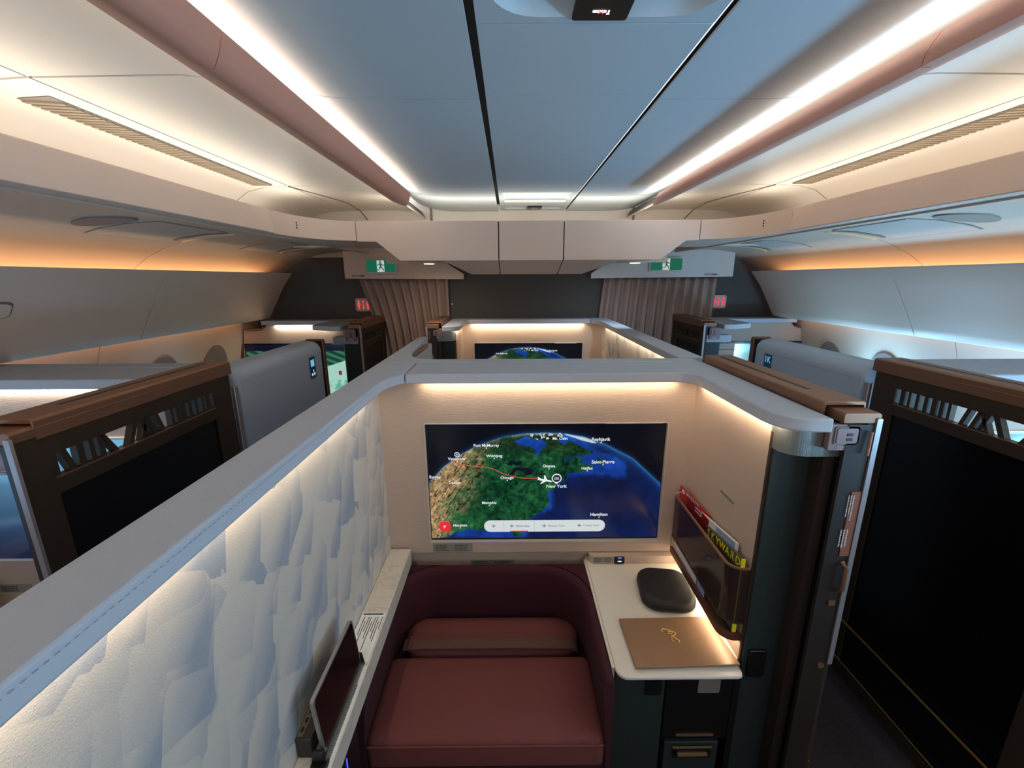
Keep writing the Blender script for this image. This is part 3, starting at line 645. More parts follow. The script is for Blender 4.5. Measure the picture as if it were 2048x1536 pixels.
def map_overlay(disp, box, parent, full=True):
    xa, xb, z0, z1, y = box
    def Q(px, py, o=0.0008):
        u, v = s2d(px, py); return (xa + u * (xb - xa), y - o, z0 + v * (z1 - z0))
    s = (xb - xa) / 1640.0; TF.append(lambda a, b, c: (a, b, c))
    def lab(b, px, py, dot=None, sz=24):
        text('place_name', b, Q(px, py), sz * s * 1.25, M_TXT, disp, offset=0.0002)
        if dot:
            c = Q(*dot); mb = MB(); r = 4.5 * s; mb.poly([(c[0] + r * math.cos(2 * PI * k / 10), c[1], c[2] + r * math.sin(2 * PI * k / 10)) for k in range(10)]); mb.build('place_dot', M_TXT, disp, smooth=0)
    names = [('Fort McMurray', 585, 387, (586, 406)), ('Reykjavik', 1380, 341, (1381, 364))]
    if full: names += [('Vancouver', 383, 484, (386, 504)), ('Winnipeg', 640, 462, (641, 481)), ('Eureka', 233, 615, (236, 633)), ('Denver', 370, 656, None), ('Chicago', 728, 620, (730, 638)), ('Ottawa', 1018, 536, (1018, 556)), ('Halifax', 1282, 552, (1283, 570)), ('Saint-Pierre', 1393, 506, (1393, 526)), ('New York', 1068, 682, None), ('Memphis', 605, 801, (606, 818)), ('Hamilton', 1361, 885, (1361, 905)), ('Houston', 407, 961, (408, 978))]
    names.append(('Mt. Odin', 1096, 336, None))
    for nm_, a, b, d in names: lab(nm_, a, b, d, 27 if nm_ in ('New York', 'Reykjavik', 'Saint-Pierre', 'Hamilton') else 23)
    # mountain triangle
    mb = MB(); P_ = [Q(1074, 320), Q(1118, 320), Q(1096, 292)]; I_ = [Q(1084, 314), Q(1108, 314), Q(1096, 301)]
    for i in range(3): mb.poly([P_[i], P_[(i + 1) % 3], I_[(i + 1) % 3], I_[i]])
    mb.build('peak_symbol', M_TXT, disp, smooth=0)
    mb = MB(); dashes(mb, Q(1415, 226), (1, 0, 0), (0, 0, 1), 400 * s, 1, 9 * s, 1.0, 0.0002); mb.build('copyright_line', M_TXT, disp, smooth=0)
    if full:
        # flight route
        pts = [(350, 500), (385, 518), (450, 530), (520, 540), (590, 545), (640, 560), (700, 590), (760, 608), (820, 620), (870, 624), (940, 622)]
        mb = MB(); ql = [Vector(Q(*p)) for p in pts]
        for a, b in zip(ql, ql[1:]):
            d = (b - a).normalized(); n = Vector((-d.z, 0, d.x)) * 2.6 * s; mb.poly([tuple(a - n), tuple(b - n), tuple(b + n), tuple(a + n)])
        mb.build('flight_route', M_TORG, disp, smooth=0)
        # aircraft symbol
        mb = MB(); 
        for q in ([(938, 612), (962, 626), (1030, 640), (1042, 648), (1028, 650), (955, 640), (944, 630)], [(985, 632), (982, 602), (990, 602), (1006, 636)], [(975, 642), (955, 664), (964, 664), (1000, 645)], [(946, 628), (936, 636), (942, 637), (956, 634)]):
            mb.poly([Q(*p) for p in q])
        mb.build('aircraft_symbol', M_TXT, disp, smooth=0)
        # destination pin
        c = Q(1071, 624); mb = MB(); R = 35 * s
        outer = [(c[0] + R * math.cos(a), c[1] - 0.0002, c[2] + R * math.sin(a)) for a in [math.radians(-35 + 250 * k / 24) for k in range(25)]] + [(c[0], c[1] - 0.0002, c[2] - 44 * s)]
        mb.poly(outer); mb.build('destination_pin', M_TXT, disp, smooth=0)
        mb = MB(); mb.poly([(c[0] + 28 * s * math.cos(2 * PI * k / 24), c[1] - 0.0006, c[2] + 28 * s * math.sin(2 * PI * k / 24)) for k in range(24)]); mb.build('pin_face', emat('pin_navy', (30, 40, 62), 1), disp, smooth=0)
        mb = MB(); dashes(mb, (c[0] - 18 * s, c[1] - 0.001, c[2] + 2 * s), (1, 0, 0), (0, 0, 1), 36 * s, 2, 6 * s, 1.0); mb.build('pin_print', M_TXT, disp, smooth=0)
        # departure ring
        c = Q(383, 452); mb = MB()
        for k in range(20):
            a0, a1 = 2 * PI * k / 20, 2 * PI * (k + 1) / 20
            mb.poly([(c[0] + r_ * s * math.cos(a_), c[1], c[2] + r_ * s * math.sin(a_)) for r_, a_ in ((18, a0), (18, a1), (13, a1), (13, a0))])
        mb.box(c[0] - 4 * s, c[0] + 4 * s, c[1] - .0002, c[1], c[2] - 6 * s, c[2] + 6 * s); mb.build('departure_symbol', M_TXT, disp, smooth=0)
        # toolbar and menu button
        a = Q(572, 1008); b = Q(1404, 922); MB().prism(rrect(a[0], b[0], a[2], b[2], (b[2] - a[2]) * 0.49, 8), 'y', y - 0.0012, y - 0.0005).build('toolbar', M_BAR, disp, smooth=0)
        for px_ in (706, 915): q = Q(px_, 965); MB().box(q[0] - s * .7, q[0] + s * .7, y - 0.0016, y - 0.001, a[2] + 0.002, b[2] - 0.002).build('toolbar_divider', M_TG, disp, smooth=0)
        a2 = Q(748, 1007); b2 = Q(872, 999); MB().box(a2[0], b2[0], y - 0.0017, y - 0.001, a2[2], b2[2]).build('toolbar_marker', M_TRED, disp, smooth=0)
        text('toolbar_text', 'Overview', Q(835, 966, 0.0014), 25 * s, M_TB, disp)
        text('toolbar_text', 'Above Cam', Q(1066, 965, 0.0014), 25 * s, M_TG, disp); text('toolbar_text', 'Chase Cam', Q(1307, 962, 0.0014), 25 * s, M_TG, disp)
        mb = MB()
        for cx_, cy_ in ((636, 966), (760, 966), (982, 965), (1224, 963)):
            q = Q(cx_, cy_, 0.0015); mb.poly([(q[0] + e * s, q[1], q[2] + f * s) for e, f in ((-15, -2), (0, -5), (15, -2), (15, 2), (0, 6), (-15, 2))]); mb.poly([(q[0] + e * s, q[1] - .0001, q[2] + f * s) for e, f in ((-2, -12), (3, -12), (4, 12), (-3, 12))])
        mb.build('toolbar_symbol', M_TG, disp, smooth=0)
        c = Q(303, 970); MB().prism([(c[0] + 44 * s * math.cos(2 * PI * k / 32), c[2] + 41 * s * math.sin(2 * PI * k / 32)) for k in range(32)], 'y', y - 0.0012, y - 0.0004).build('menu_button', M_TRED, disp, smooth=0)
        mb = MB()
        for k in range(3): mb.box(c[0] - 10 * s, c[0] + (10 - 5 * k) * s, y - 0.0016, y - 0.0013, c[2] + (6 - 8 * k) * s, c[2] + (10 - 8 * k) * s)
        mb.build('menu_symbol', M_TXT, disp, smooth=0)
    TF.pop()

# ================================================================== SUITES
def latch_plate(parent, x0, x1, y, z0, z1, pink=False):
    """door catch plate on the wall end: plate, raised frame, two small ports"""
    m_ = mat('mauve_metal', (142, 116, 112), 0.4, 0.4)
    p = MB().prism(rrect(x0, x1, z0, z1, 0.006), 'y', y, y + 0.018).build('latch_plate', m_, parent, bevel=0.002)
    w = x1 - x0; h = z1 - z0
    MB().prism(rrect(x0 + w * .14, x1 - w * .10, z0 + h * .24, z1 - h * .08, 0.008), 'y', y - 0.003, y).build('latch_frame', M_GREYP, p)
    MB().prism(rrect(x0 + w * .20, x1 - w * .16, z0 + h * .30, z1 - h * .14, 0.006), 'y', y - 0.005, y - 0.001).build('latch_face', m_, p)
    for k in (0.58, 0.40):
        MB().box(x0 + w * .50, x0 + w * .68, y - 0.006, y - 0.003, z0 + h * k, z0 + h * (k + .10)).build('port', M_BLACK, p)
    mb = MB(); dashes(mb, (x0 + w * .30, y - 0.001, z0 + h * .14), (1, 0, 0), (0, 0, 1), w * .5, 2, h * .05)
    mb.build('latch_print', M_WINK, p, smooth=0)
def sliding_door(x, y0, L, label, end_label=True, glow=False, zb=0.12, Lp=None):
    """door whose aisle face is at x, body towards -x, near end at y0"""
    t = thing('sliding_door', label, 'door', (x - 0.06, y0 + L / 2, zb), 'suite doors')
    y1 = y0 + L
    # bronze cover on top with slot
    cap = MB().prism([(x - 0.118, 1.562), (x - 0.118, 1.597), (x - 0.114, 1.601), (x - 0.006, 1.601), (x, 1.596), (x + 0.002, 1.548), (x - 0.003, 1.548), (x - 0.006, 1.590), (x - 0.108, 1.590), (x - 0.110, 1.562)], 'y', y0 + 0.055, y1 + 0.02).build('top_cover', M_BRONZE, t, bevel=0.0015)
    MB().box(x - 0.075, x - 0.063, y0 + 0.19, y1 - 0.03, 1.6005, 1.602).build('slot', M_BLACK, cap)
    MB().prism([(x - 0.098, 1.556), (x - 0.098, 1.580), (x - 0.094, 1.585), (x - 0.006, 1.585), (x + 0.001, 1.579), (x + 0.001, 1.556)], 'y', y0, y1 - 0.02).build('slide_head', M_BRONZE, t, bevel=0.0015)
    fx0, fx1 = x - 0.03, x - 0.001
    ly0, ly1 = y0 + 0.075, y1 - 0.105
    # frame as a plate with two openings
    f = MB(); f.box(fx0, fx1, y0 + 0.003, y1, 1.500, 1.556); f.box(fx0, fx1, y0 + 0.003, ly0, zb, 1.500); f.box(fx0, fx1, ly1, y1, zb, 1.500)
    f.box(fx0, fx1, ly0, ly1, 1.393, 1.436); f.box(fx0, fx1, ly0, ly1, zb, zb + 0.05)
    f.build('frame', M_DBRONZE, t, smooth=0)
    MB().box(fx1 - 0.004, fx1 + 0.002, ly0, ly1, 1.434, 1.4385).build('lattice_sill', M_BRONZE, t)
    # lattice of slanted slats
    rnd = random.Random(int(abs(x * 100) + y0 * 10)); mb = MB(); yy = ly0; k = 0
    while yy < ly1 - 0.02:
        w = rnd.choice((0.011, 0.014, 0.018)); sl = rnd.choice((-0.035, 0.0, 0.03, -0.02, 0.045, 0.0)); a = yy; b = yy + sl
        b = min(max(b, ly0), ly1 - w)
        mb.hexa([(fx0 + 0.005, a), (fx1 - 0.004, a), (fx1 - 0.004, a + w), (fx0 + 0.005, a + w)], 1.436, [(fx0 + 0.005, b), (fx1 - 0.004, b), (fx1 - 0.004, b + w), (fx0 + 0.005, b + w)], 1.500)
        yy += rnd.choice((0.026, 0.034, 0.046)); k += 1
    mb.build('lattice', M_DBRONZE, t, smooth=0)
    MB().box(fx0 + 0.006, fx1 - 0.008, ly0 - 0.005, ly1 + 0.005, zb + 0.05, 1.394).build('door_panel', M_DPANEL, t)
    MB().box(fx1 - 0.001, fx1 + 0.003, y0 + 0.003, y1, 0.385, 0.392).box(fx1 - 0.001, fx1 + 0.003, y0 + 0.003, y1, 0.190, 0.194).build('trim_line', M_GOLD, t, smooth=0)
    # leading edge: silver strip, recessed pull, label
    MB().prism(rrect(x - 0.012, x + 0.002, 0.785, 1.570, 0.003, 2), 'y', y0 - 0.004, y0 + 0.004).build('leading_edge', M_SILVER, t)
    if end_label: MB().box(x - 0.075, x - 0.030, y0 + 0.01, y1 - 0.03, zb, 1.43).build('inner_leaf', M_DPANEL, t)
    MB().box(x - (0.080 if end_label else 0.03), x - 0.012, y0 + 0.001, y0 + 0.012, zb, 1.552).build('inner_frame', mat('inner_frame_brown', (40, 31, 27), 0.5), t)
    if end_label:
        lb = MB().box(x - 0.040, x - 0.014, y0 - 0.0015, y0 + 0.001, 1.16, 1.36).build('bronze_label', mat('label_bronze', (150, 92, 70), 0.5, 0.2), t)
        mb = MB(); dashes(mb, (x - 0.034, y0 - 0.002, 1.35), (0, 0, -1), (1, 0, 0), 0.09, 3, 0.004); dashes(mb, (x - 0.034, y0 - 0.002, 1.245), (0, 0, -1), (1, 0, 0), 0.08, 3, 0.005)
        mb.build('label_print', M_WINK, lb, smooth=0)
        MB().tube([(x - 0.026, y0, 1.14), (x - 0.026, y0 - 0.016, 1.13), (x - 0.026, y0 - 0.018, 1.06), (x - 0.026, y0, 1.045)], 0.006).build('pull_handle', M_BRONZE, t)
        MB().box(x - 0.045, x - 0.025, y0 - 0.003, y0, 0.995, 1.012).build('latch_button', M_BRONZE, t)
        MB().tube([(x - 0.03, y0 - 0.004, 0.78), (x - 0.03, y0 + 0.01, 0.78)], 0.010).build('lower_knob', M_BRONZE, t)
        MB().tube([(x - 0.024, y0 - 0.006, 1.535), (x - 0.028, y0 - 0.010, 1.47)], 0.004).build('lock_bar', M_BRONZE, t)
    return t

def centre_suite(near):
    who = 'nearest central suite' if near else 'far central suite by the dark bulkhead'
    t = thing('suite_shell', 'grey capped beige walled shell of the ' + who, 'suite wall', (0.11, 1.68, 0), 'suite shells')
    ye = 1.866 if near else 1.775
    # caps (one mesh each, joints visible)
    left_in = [(-0.467, 1.47), (-0.462, 1.53), (-0.450, 1.575), (-0.433, 1.612), (-0.413, 1.634)]
    cl = MB().prism([(-0.583, -1.2 if near else -0.30), (-0.467, -1.2 if near else -0.30)] + left_in + [(-0.413, ye), (-0.583, ye)], 'z', 1.531, 1.570)
    capl = cl.build('wall_cap', M_CAP, t, bevel=0.005)
    mb = MB()
    for k in range(150): mb.box(-0.4655, -0.4664 + 0.0012, -0.1 + k * 0.0105, -0.1 + k * 0.0105 + 0.0055, 1.5590, 1.5596)
    if near: mb.build('stitching', mat('stitch_blue_grey', (120, 126, 134), 0.8), capl, smooth=0)
    fr = [(0.660, 1.637), (0.688, 1.628), (0.706, 1.605), (0.714, 1.57), (0.716, 1.17), (0.722, 1.13), (0.738, 1.098), (0.765, 1.076), (0.80, 1.066), (0.848, 1.064)]
    MB().prism([(-0.410, 1.636)] + fr + [(0.851, ye), (-0.410, ye)], 'z', 1.531, 1.570).build('wall_cap', M_CAP, t, bevel=0.005)
    # brushed band below the near end of the cap
    MB().prism([(0.7535, 1.172), (0.757, 1.13), (0.775, 1.105), (0.81, 1.092), (0.93, 1.090), (0.93, 1.20), (0.7535, 1.20)], 'z', 1.452, 1.531).build('brushed_band', M_BRUSH, t, smooth=50)
    latch_plate(t, 0.846, 0.932, 1.070, 1.478, 1.553)
    # walls
    MB().box(-0.560, -0.532, -1.2 if near else -0.30, 1.70, 0.0, 1.531).build('patterned_wall', M_STROKE, t, smooth=0)
    MB().box(-0.583, -0.561, -1.2 if near else -0.30, 1.86 if near else 1.77, 0.0, 1.531).build('aisle_side_wall', M_SHELL, t, smooth=0)
    scr = rrect(-0.358, 0.655, 0.797, 1.352, 0.008, 3)
    MB().plate([(-0.532, 0.745), (0.753, 0.745), (0.753, 1.531), (-0.532, 1.531)], scr, 'y', 1.68, 1.70).build('monitor_wall', M_BEIGE, t, smooth=0)
    MB().box(-0.560, 0.86, 1.70, ye - 0.02, 0.0, 1.531).build('wall_core', M_SHELL, t, smooth=0) if near is None else None
    MB().box(-0.532, 0.753, 1.72 if near else 1.72, 1.735, 0.0, 0.80).build('lower_wall', M_BEIGE, t, smooth=0)
    MB().box(-0.532, 0.753, 1.68, 1.735, 0.742, 0.747).build('wall_ledge', M_BEIGE, t, smooth=0)
    MB().box(-0.56, 0.86, 1.735, ye - 0.005, 0.0, 1.531).build('wall_core', M_SHELL, t, smooth=0)
    MB().box(0.753, 0.766, 1.168, 1.70, 0.0, 1.531).build('side_wall', M_BEIGE, t, smooth=0)
    MB().box(0.7525, 0.758, 1.160, 1.168, 0.0, 1.50).build('side_wall_edge', M_DBRONZE, t, smooth=0)
    MB().box(0.767, 0.865, 1.175, 1.735, 0.0, 1.531).build('side_wall_core', M_SHELL, t, smooth=0)
    gp = MB().box(0.758, 0.890, 1.150, 1.174, 0.0, 1.452).build('green_end_panel', M_GREEN, t, bevel=0.004)
    if near:
        h = MB().prism(rrect(0.772, 0.828, 0.650, 0.756, 0.008), 'y', 1.140, 1.1505).build('holder_pocket', M_BLACK, gp, bevel=0.003)
    MB().box(0.866, 0.902, 1.10, 1.80, 0.0, 1.452).build('door_pocket_trim', mat('pocket_trim_brown', (46, 36, 31), 0.5), t, smooth=0)
    if near:
        mb = MB().box(0.7515, 0.7535, 1.31, 1.40, 1.184, 1.193).build('small_placard', M_GREYP, t)
        for xx, yy, ww, hh, zz in ((-0.345, 1.679, 0.175, 0.044, 0.751), (-0.185, 1.719, 0.2, 0.032, 0.649), (0.362, 1.654, 0.09, 0.034, 0.704)):
            lb = MB().box(xx, xx + ww, yy, yy + 0.0015, zz, zz + hh).build('grey_placard', M_LABEL, t)
            for q in (0.06, 0.55):
                mb = MB(); dashes(mb, (xx + ww * q, yy - 0.0004, zz + hh * 0.72), (1, 0, 0), (0, 0, 1), ww * 0.40, 4 if hh > .04 else 3, hh * 0.11)
                mb.build('placard_print', M_INK, lb, smooth=0)
    # monitor
    mt = thing('monitor', ('large wall monitor showing a flight map with New York' if near else 'far central monitor, only the top of its flight map visible over the grey cap'), 'monitor', (0.148, 1.69, 0.8), 'suite monitors')
    MB().box(-0.358, 0.655, 1.694, 1.712, 0.797, 1.352).build('screen_glass', M_SCREEN, mt)
    MB().plate(rrect(-0.358, 0.655, 0.797, 1.352, 0.008, 3), rrect(-0.353, 0.650, 0.803, 1.349, 0.006, 3), 'y', 1.677, 1.694).build('bezel', mat('bezel_pale', (196, 186, 178), 0.4), mt, smooth=0)
    d, bx = display('map_display', -0.350, 0.647, 0.812, 1.347, 1.6930, map_colors, mt)
    map_overlay(d, bx, mt, near)
    return t
# near central suite in measured coordinates; the far one is its mirror image one pitch ahead
centre_suite(True)
area('cap_strip_light', (0.16, 1.655, 1.527), (1.02, 0.012), 0.95, WARM, (0, 0.25, -1)).rotation_euler = (0.25, 0, 0)
area('cap_strip_light', (0.736, 1.36, 1.527), (0.52, 0.012), 0.5, WARM, (0.25, 0, -1))
area('cap_strip_light', (-0.512, 0.72, 1.527), (1.65, 0.014), 1.5, WARM, (-0.25, 0, -1))
area('desk_strip_light', (0.735, 1.40, 0.768), (0.46, 0.012), 0.5, (1, .80, .55), (-0.35, 0, -1))
TF.append(lambda x, y, z: (0.321 - x, y + 2.28, z))
centre_suite(False)
TF.pop()
area('cap_strip_light', (0.16, 3.935, 1.527), (1.02, 0.012), 1.8, WARM, (0, 0.25, -1)).rotation_euler = (0.25, 0, 0)
area('cap_strip_light', (0.832, 3.0, 1.527), (1.65, 0.014), 1.5, WARM, (0.25, 0, -1))
area('cap_strip_light', (-0.415, 3.64, 1.527), (0.52, 0.012), 0.5, WARM, (-0.25, 0, -1))
sliding_door(0.972, 1.066, 0.77, 'bronze topped sliding door parked at the right side of the nearest central suite')
TF.append(lambda x, y, z: (0.321 - x, y + 2.28, z))
sliding_door(0.972, 1.066, 0.60, 'small dark bronze sliding door at the left end of the far central suite')
TF.pop()
# grey shell of the far central suite, sweeping forward beside the left aisle
t = thing('seat_shell', 'pale grey curved shell wing with a bronze strip behind the nearest suite cap', 'seat shell', (-0.54, 2.3, 0), 'seat shells')
MB().prism([(-0.583, 1.872), (-0.583, 2.75), (-0.575, 2.768), (-0.545, 2.768), (-0.528, 2.74), (-0.512, 2.4), (-0.498, 2.16), (-0.470, 2.05), (-0.43, 1.985), (-0.36, 1.958), (0.842, 1.956), (0.842, 1.872)], 'z', 1.531, 1.570).build('shell_cap', M_CAP, t, bevel=0.006)
MB().prism([(-0.580, 1.875), (-0.580, 2.755), (-0.548, 2.765), (-0.500, 2.74), (-0.480, 2.2), (-0.44, 2.03), (-0.35, 1.95), (0.842, 1.95), (0.842, 1.875)], 'z', 0.0, 1.531).build('shell_wall', M_SHELL, t, bevel=0.006, smooth=40)
MB().prism([(-0.499, 2.05), (-0.488, 2.55), (-0.498, 2.55), (-0.510, 2.05)], 'z', 1.535, 1.556).build('bronze_strip', M_BRONZE, t)
struct(MB().box(0.853, 0.86, 1.872, 1.90, 0, 1.5).build('trim_13', M_SHELL))

# ------------------------------------------------------------------ ottomans
def ottoman(label, near=True):
    t = thing('ottoman', label, 'ottoman seat', (-0.09, 1.35, 0), 'guest ottomans')
    x0, x1, yf, yb, R, zt = -0.500, 0.326, 1.085, 1.665, 0.20, 0.700
    def outline(i_):
        xa, xb, yb_ = x0 + i_, x1 - i_, yb - i_; r = R - i_ * 0.3
        L = [(xa, yf)] + [(xa + r - r * math.cos(PI / 2 * k / 10), yb_ - r + r * math.sin(PI / 2 * k / 10)) for k in range(11)]
        L += [(xb - r + r * math.sin(PI / 2 * k / 10), yb_ - r + r * math.cos(PI / 2 * k / 10)) for k in range(11)] + [(xb, yf)]
        return L
    # padded rim wall around the cushion: square outside corners filled by the outer block
    sec = [(0.0, 0.02), (0.0, zt - 0.012), (0.008, zt), (0.022, zt + 0.002), (0.032, zt - 0.008), (0.036, zt - 0.03), (0.020, 0.47), (0.014, 0.02)]
    mb = MB(); loops = [[mb.v((px_, py_, z)) for px_, py_ in outline(i_)] for i_, z in sec]
    n = len(loops[0])
    for A, B in zip(loops, loops[1:] + loops[:1]):
        for k in range(n - 1): mb.bm.faces.new((A[k], A[k + 1], B[k + 1], B[k]))
    mb.bm.faces.new([L[0] for L in loops]); mb.bm.faces.new([L[-1] for L in loops][::-1])
    mb.build('padded_rim', M_VELVET, t, smooth=60)
    # velvet filler behind the rounded corners
    for s in (0, 1):
        mb = MB()
        xc = x0 if s == 0 else x1; sg = 1 if s == 0 else -1
        pts = [(xc, yb - R)] + [(xc + sg * (R - R * math.cos(PI / 2 * k / 10)), yb - R + R * math.sin(PI / 2 * k / 10)) for k in range(11)] + [(xc, yb)]
        mb.prism(pts[1:], 'z', 0.3, zt - 0.004 - 0.0)
        mb.build('corner_velvet', M_VELVET, t, smooth=0)
    MB().box(x0 + 0.01, x1 - 0.01, yf + 0.004, yb - 0.06, 0.10, 0.40).build('base', M_VELVET, t, bevel=0.02)
    # cushions
    def cushion(name, y0, y1, xa, xb, za, zb, r, taper, m):
        mb = MB()
        def fn(u, v):
            return None
        nx, ny = 28, 18; top = []
        out = rrect(xa, xb, y0, y1, r, 8)
        if taper: out = [(px_ + (0.0), py_) for px_, py_ in out]
        rings = []
        cx_, cy_ = (xa + xb) / 2, (y0 + y1) / 2
        for ins, z in ((0.0, za), (0.0, zb - 0.035), (0.004, zb - 0.016), (0.014, zb - 0.005), (0.03, zb), (0.08, zb + 0.006), (0.14, zb + 0.010)):
            k = [(cx_ + (px_ - cx_) * (1 - ins / ((xb - xa) / 2)), cy_ + (py_ - cy_) * (1 - min(ins / ((y1 - y0) / 2), 0.25 + ins * 2.2))) for px_, py_ in out]
            rings.append([mb.v((p[0], p[1], z)) for p in k])
        n = len(out)
        for A, B in zip(rings, rings[1:]):
            for k in range(n): mb.bm.faces.new((A[k], A[(k + 1) % n], B[(k + 1) % n], B[k]))
        mb.bm.faces.new(rings[0][::-1]); mb.bm.faces.new(rings[-1])
        return mb.build(name, m, t, smooth=60)
    c = cushion('seat_cushion', 1.084, 1.425, -0.486, 0.312, 0.36, 0.462, 0.03, False, M_CUSH)
    cushion('back_cushion', 1.432, 1.618, -0.448, 0.282, 0.36, 0.475, 0.088, True, M_CUSH)
    # front piping
    MB().tube([(-0.474, 1.083, 0.444), (0.300, 1.083, 0.444)], 0.004).build('piping', M_CUSH, c)
    # seat belt lying across the joint
    mb = MB()
    pts = [(-0.452, 0.43), (-0.435, 0.490), (-0.35, 0.496), (0.0, 0.497), (0.24, 0.492), (0.262, 0.480), (0.275, 0.44)]
    for dy in (0,):
        A = [[mb.v((x, y, z + dz)) for y, dz in ((1.418, -0.006), (1.422, 0.0), (1.466, 0.006), (1.470, 0.0))] for x, z in pts]
        for a, b in zip(A, A[1:]):
            for k in range(3): mb.bm.faces.new((a[k], a[k + 1], b[k + 1], b[k]))
    b = mb.build('seat_belt', M_BELT, t, smooth=50); s = b.modifiers.new('cloth', 'SOLIDIFY'); s.thickness = 0.003
    MB().box(-0.415, -0.400, 1.412, 1.474, 0.4955, 0.5035).build('belt_slide', M_BELT, b, bevel=0.002)
    return t
ottoman('burgundy velvet ottoman seat under the large map monitor, with belt across')
# ------------------------------------------------------------------ left ledge
t = thing('side_ledge', 'narrow white marbled ledge along the brush stroke wall', 'ledge', (-0.486, 1.0, 0.70))
MB().box(-0.532, -0.440, 0.30, 1.665, 0.702, 0.780).build('ledge_slab', M_MARBLE, t, bevel=0.004)
MB().box(-0.532, -0.505, 0.30, 1.665, 0.0, 0.702).build('ledge_support', M_GREEN, t)
lb = MB().prism(rrect(-0.527, -0.446, 1.088, 1.292, 0.006), 'z', 0.780, 0.7808).build('instruction_sticker', M_PAPER, t)
mb = MB()
for k in range(9):
    dashes(mb, (-0.452 - k * 0.0078, 1.27 - (0.02 if k % 3 == 1 else 0), 0.7811), (0, -1, 0), (1, 0, 0), 0.15 * (0.5 + 0.5 * ((k * 37) % 10) / 10), 1, 0.0035)
mb.box(-0.522, -0.452, 1.281, 1.287, 0.7808, 0.7812); mb.build('sticker_print', M_INK, lb, smooth=0)
lb = MB().box(-0.4535, -0.4425, 0.70, 1.075, 0.780, 0.7805).build('edge_strip', M_PAPER, t)
mb = MB(); dashes(mb, (-0.4495, 0.71, 0.7808), (0, 1, 0), (-1, 0, 0), 0.35, 1, 0.003, 1.0); mb.build('strip_print', M_INK, lb, smooth=0)
t = thing('control_console', 'black console with blue lit buttons under the marbled ledge', 'console', (-0.47, 0.85, 0.45))
MB().prism(rrect(0.66, 0.985, 0.40, 0.698, 0.03), 'x', -0.503, -0.452).build('housing', M_BLACK, t, bevel=0.004)
MB().box(-0.4525, -0.451, 0.895, 0.90, 0.60, 0.66).build('blue_light', emat('blue_led', (70, 80, 235), 2.0), t, smooth=0)
MB().box(-0.4525, -0.451, 0.905, 0.91, 0.545, 0.585).build('blue_light', emat('blue_led', (70, 80, 235), 2.0), t, smooth=0)
# tablet standing on the ledge in a cradle, with a slatted dock behind
t = thing('tablet_cradle', 'dark grey cradle with slatted charging box behind the upright tablet', 'cradle', (-0.50, 0.95, 0.78))
MB().box(-0.5305, -0.492, 0.815, 1.08, 0.7805, 0.838).build('charging_box', mat('dock_dark', (40, 38, 34), 0.5), t, bevel=0.003)
MB().box(-0.5300, -0.5150, 0.822, 1.00, 0.838, 0.8395).build('slot_strip', mat('dock_strip', (96, 90, 66), 0.5), t)
for k in range(5):
    MB().prism(rrect(-0.526, -0.519, 0.832 + k * 0.024, 0.846 + k * 0.024, 0.003, 2), 'z', 0.839, 0.8403).build('slot', M_BLACK, t, smooth=0)
MB().prism([(-0.488, 0.781), (-0.488, 0.795), (-0.474, 0.795), (-0.472, 0.787), (-0.460, 0.787), (-0.457, 0.796), (-0.453, 0.796), (-0.453, 0.781)], 'y', 0.80, 1.075).build('tray', mat('cradle_grey', (92, 92, 88), 0.4), t)
MB().prism(rrect(-0.489, -0.447, 0.785, 0.812, 0.01), 'z', 0.7805, 0.788).build('foot', M_BLACK, t, bevel=0.002)
MB().prism([(-0.488, 0.784), (-0.452, 0.784), (-0.458, 0.822), (-0.484, 0.822)], 'y', 0.797, 0.806).build('end_clip', M_BLACK, t, bevel=0.002)
MB().prism([(-0.486, 0.784), (-0.450, 0.784), (-0.456, 0.825), (-0.480, 0.83)], 'y', 1.074, 1.082).build('end_clip', M_BLACK, t, bevel=0.002)
t = thing('tablet', 'black screened tablet with silver edge standing upright on the marbled ledge', 'tablet', (-0.47, 0.94, 0.79))
sl = 0.022
def tabpoly(y0, y1, z0, z1, x, th):
    out = rrect(y0, y1, z0, z1, 0.012, 4)
    mb = MB(); A = [mb.v((x - (z - 0.796) * 0.09, y, z)) for y, z in out]; B = [mb.v((x - th - (z - 0.796) * 0.09, y, z)) for y, z in out]
    mb.bm.faces.new(A); mb.bm.faces.new(B[::-1]); n = len(A)
    for k in range(n): mb.bm.faces.new((A[k], A[(k + 1) % n], B[(k + 1) % n], B[k]))
    return mb
tabpoly(0.812, 1.072, 0.797, 0.955, -0.458, 0.009).build('tablet_body', mat('tablet_edge', (150, 148, 150), 0.35, 0.6), t)
tabpoly(0.818, 1.066, 0.801, 0.950, -0.4572, 0.001).build('tablet_screen', mat('tablet_glass', (9, 7, 9), 0.15), t, smooth=0)
# ------------------------------------------------------------------ right side console
t = thing('side_console', 'white topped console table with dark green front beside the ottoman', 'console table', (0.54, 1.4, 0))
desk_out = [(0.336, 1.715), (0.336, 1.135)] + [(0.336 + 0.035 - 0.035 * math.cos(PI / 2 * k / 6), 1.098 + 0.035 - 0.035 * math.sin(PI / 2 * k / 6)) for k in range(7)] + [(0.722, 1.098), (0.734, 1.103), (0.7385, 1.115), (0.7385, 1.16), (0.752, 1.165), (0.752, 1.715)]
MB().prism(desk_out, 'z', 0.690, 0.702).build('table_top', M_DESK, t, bevel=0.003)
MB().prism(rrect(0.345, 0.75, 1.655, 1.78, 0.03), 'z', 0.7025, 0.741).build('rear_upstand', M_BEIGE, t)
MB().box(0.327, 0.336, 1.14, 1.70, 0.0, 0.696).build('side_board', M_DESK, t)
MB().box(0.337, 0.505, 1.135, 1.70, 0.0, 0.689).build('green_front', M_GREEN, t, bevel=0.003)
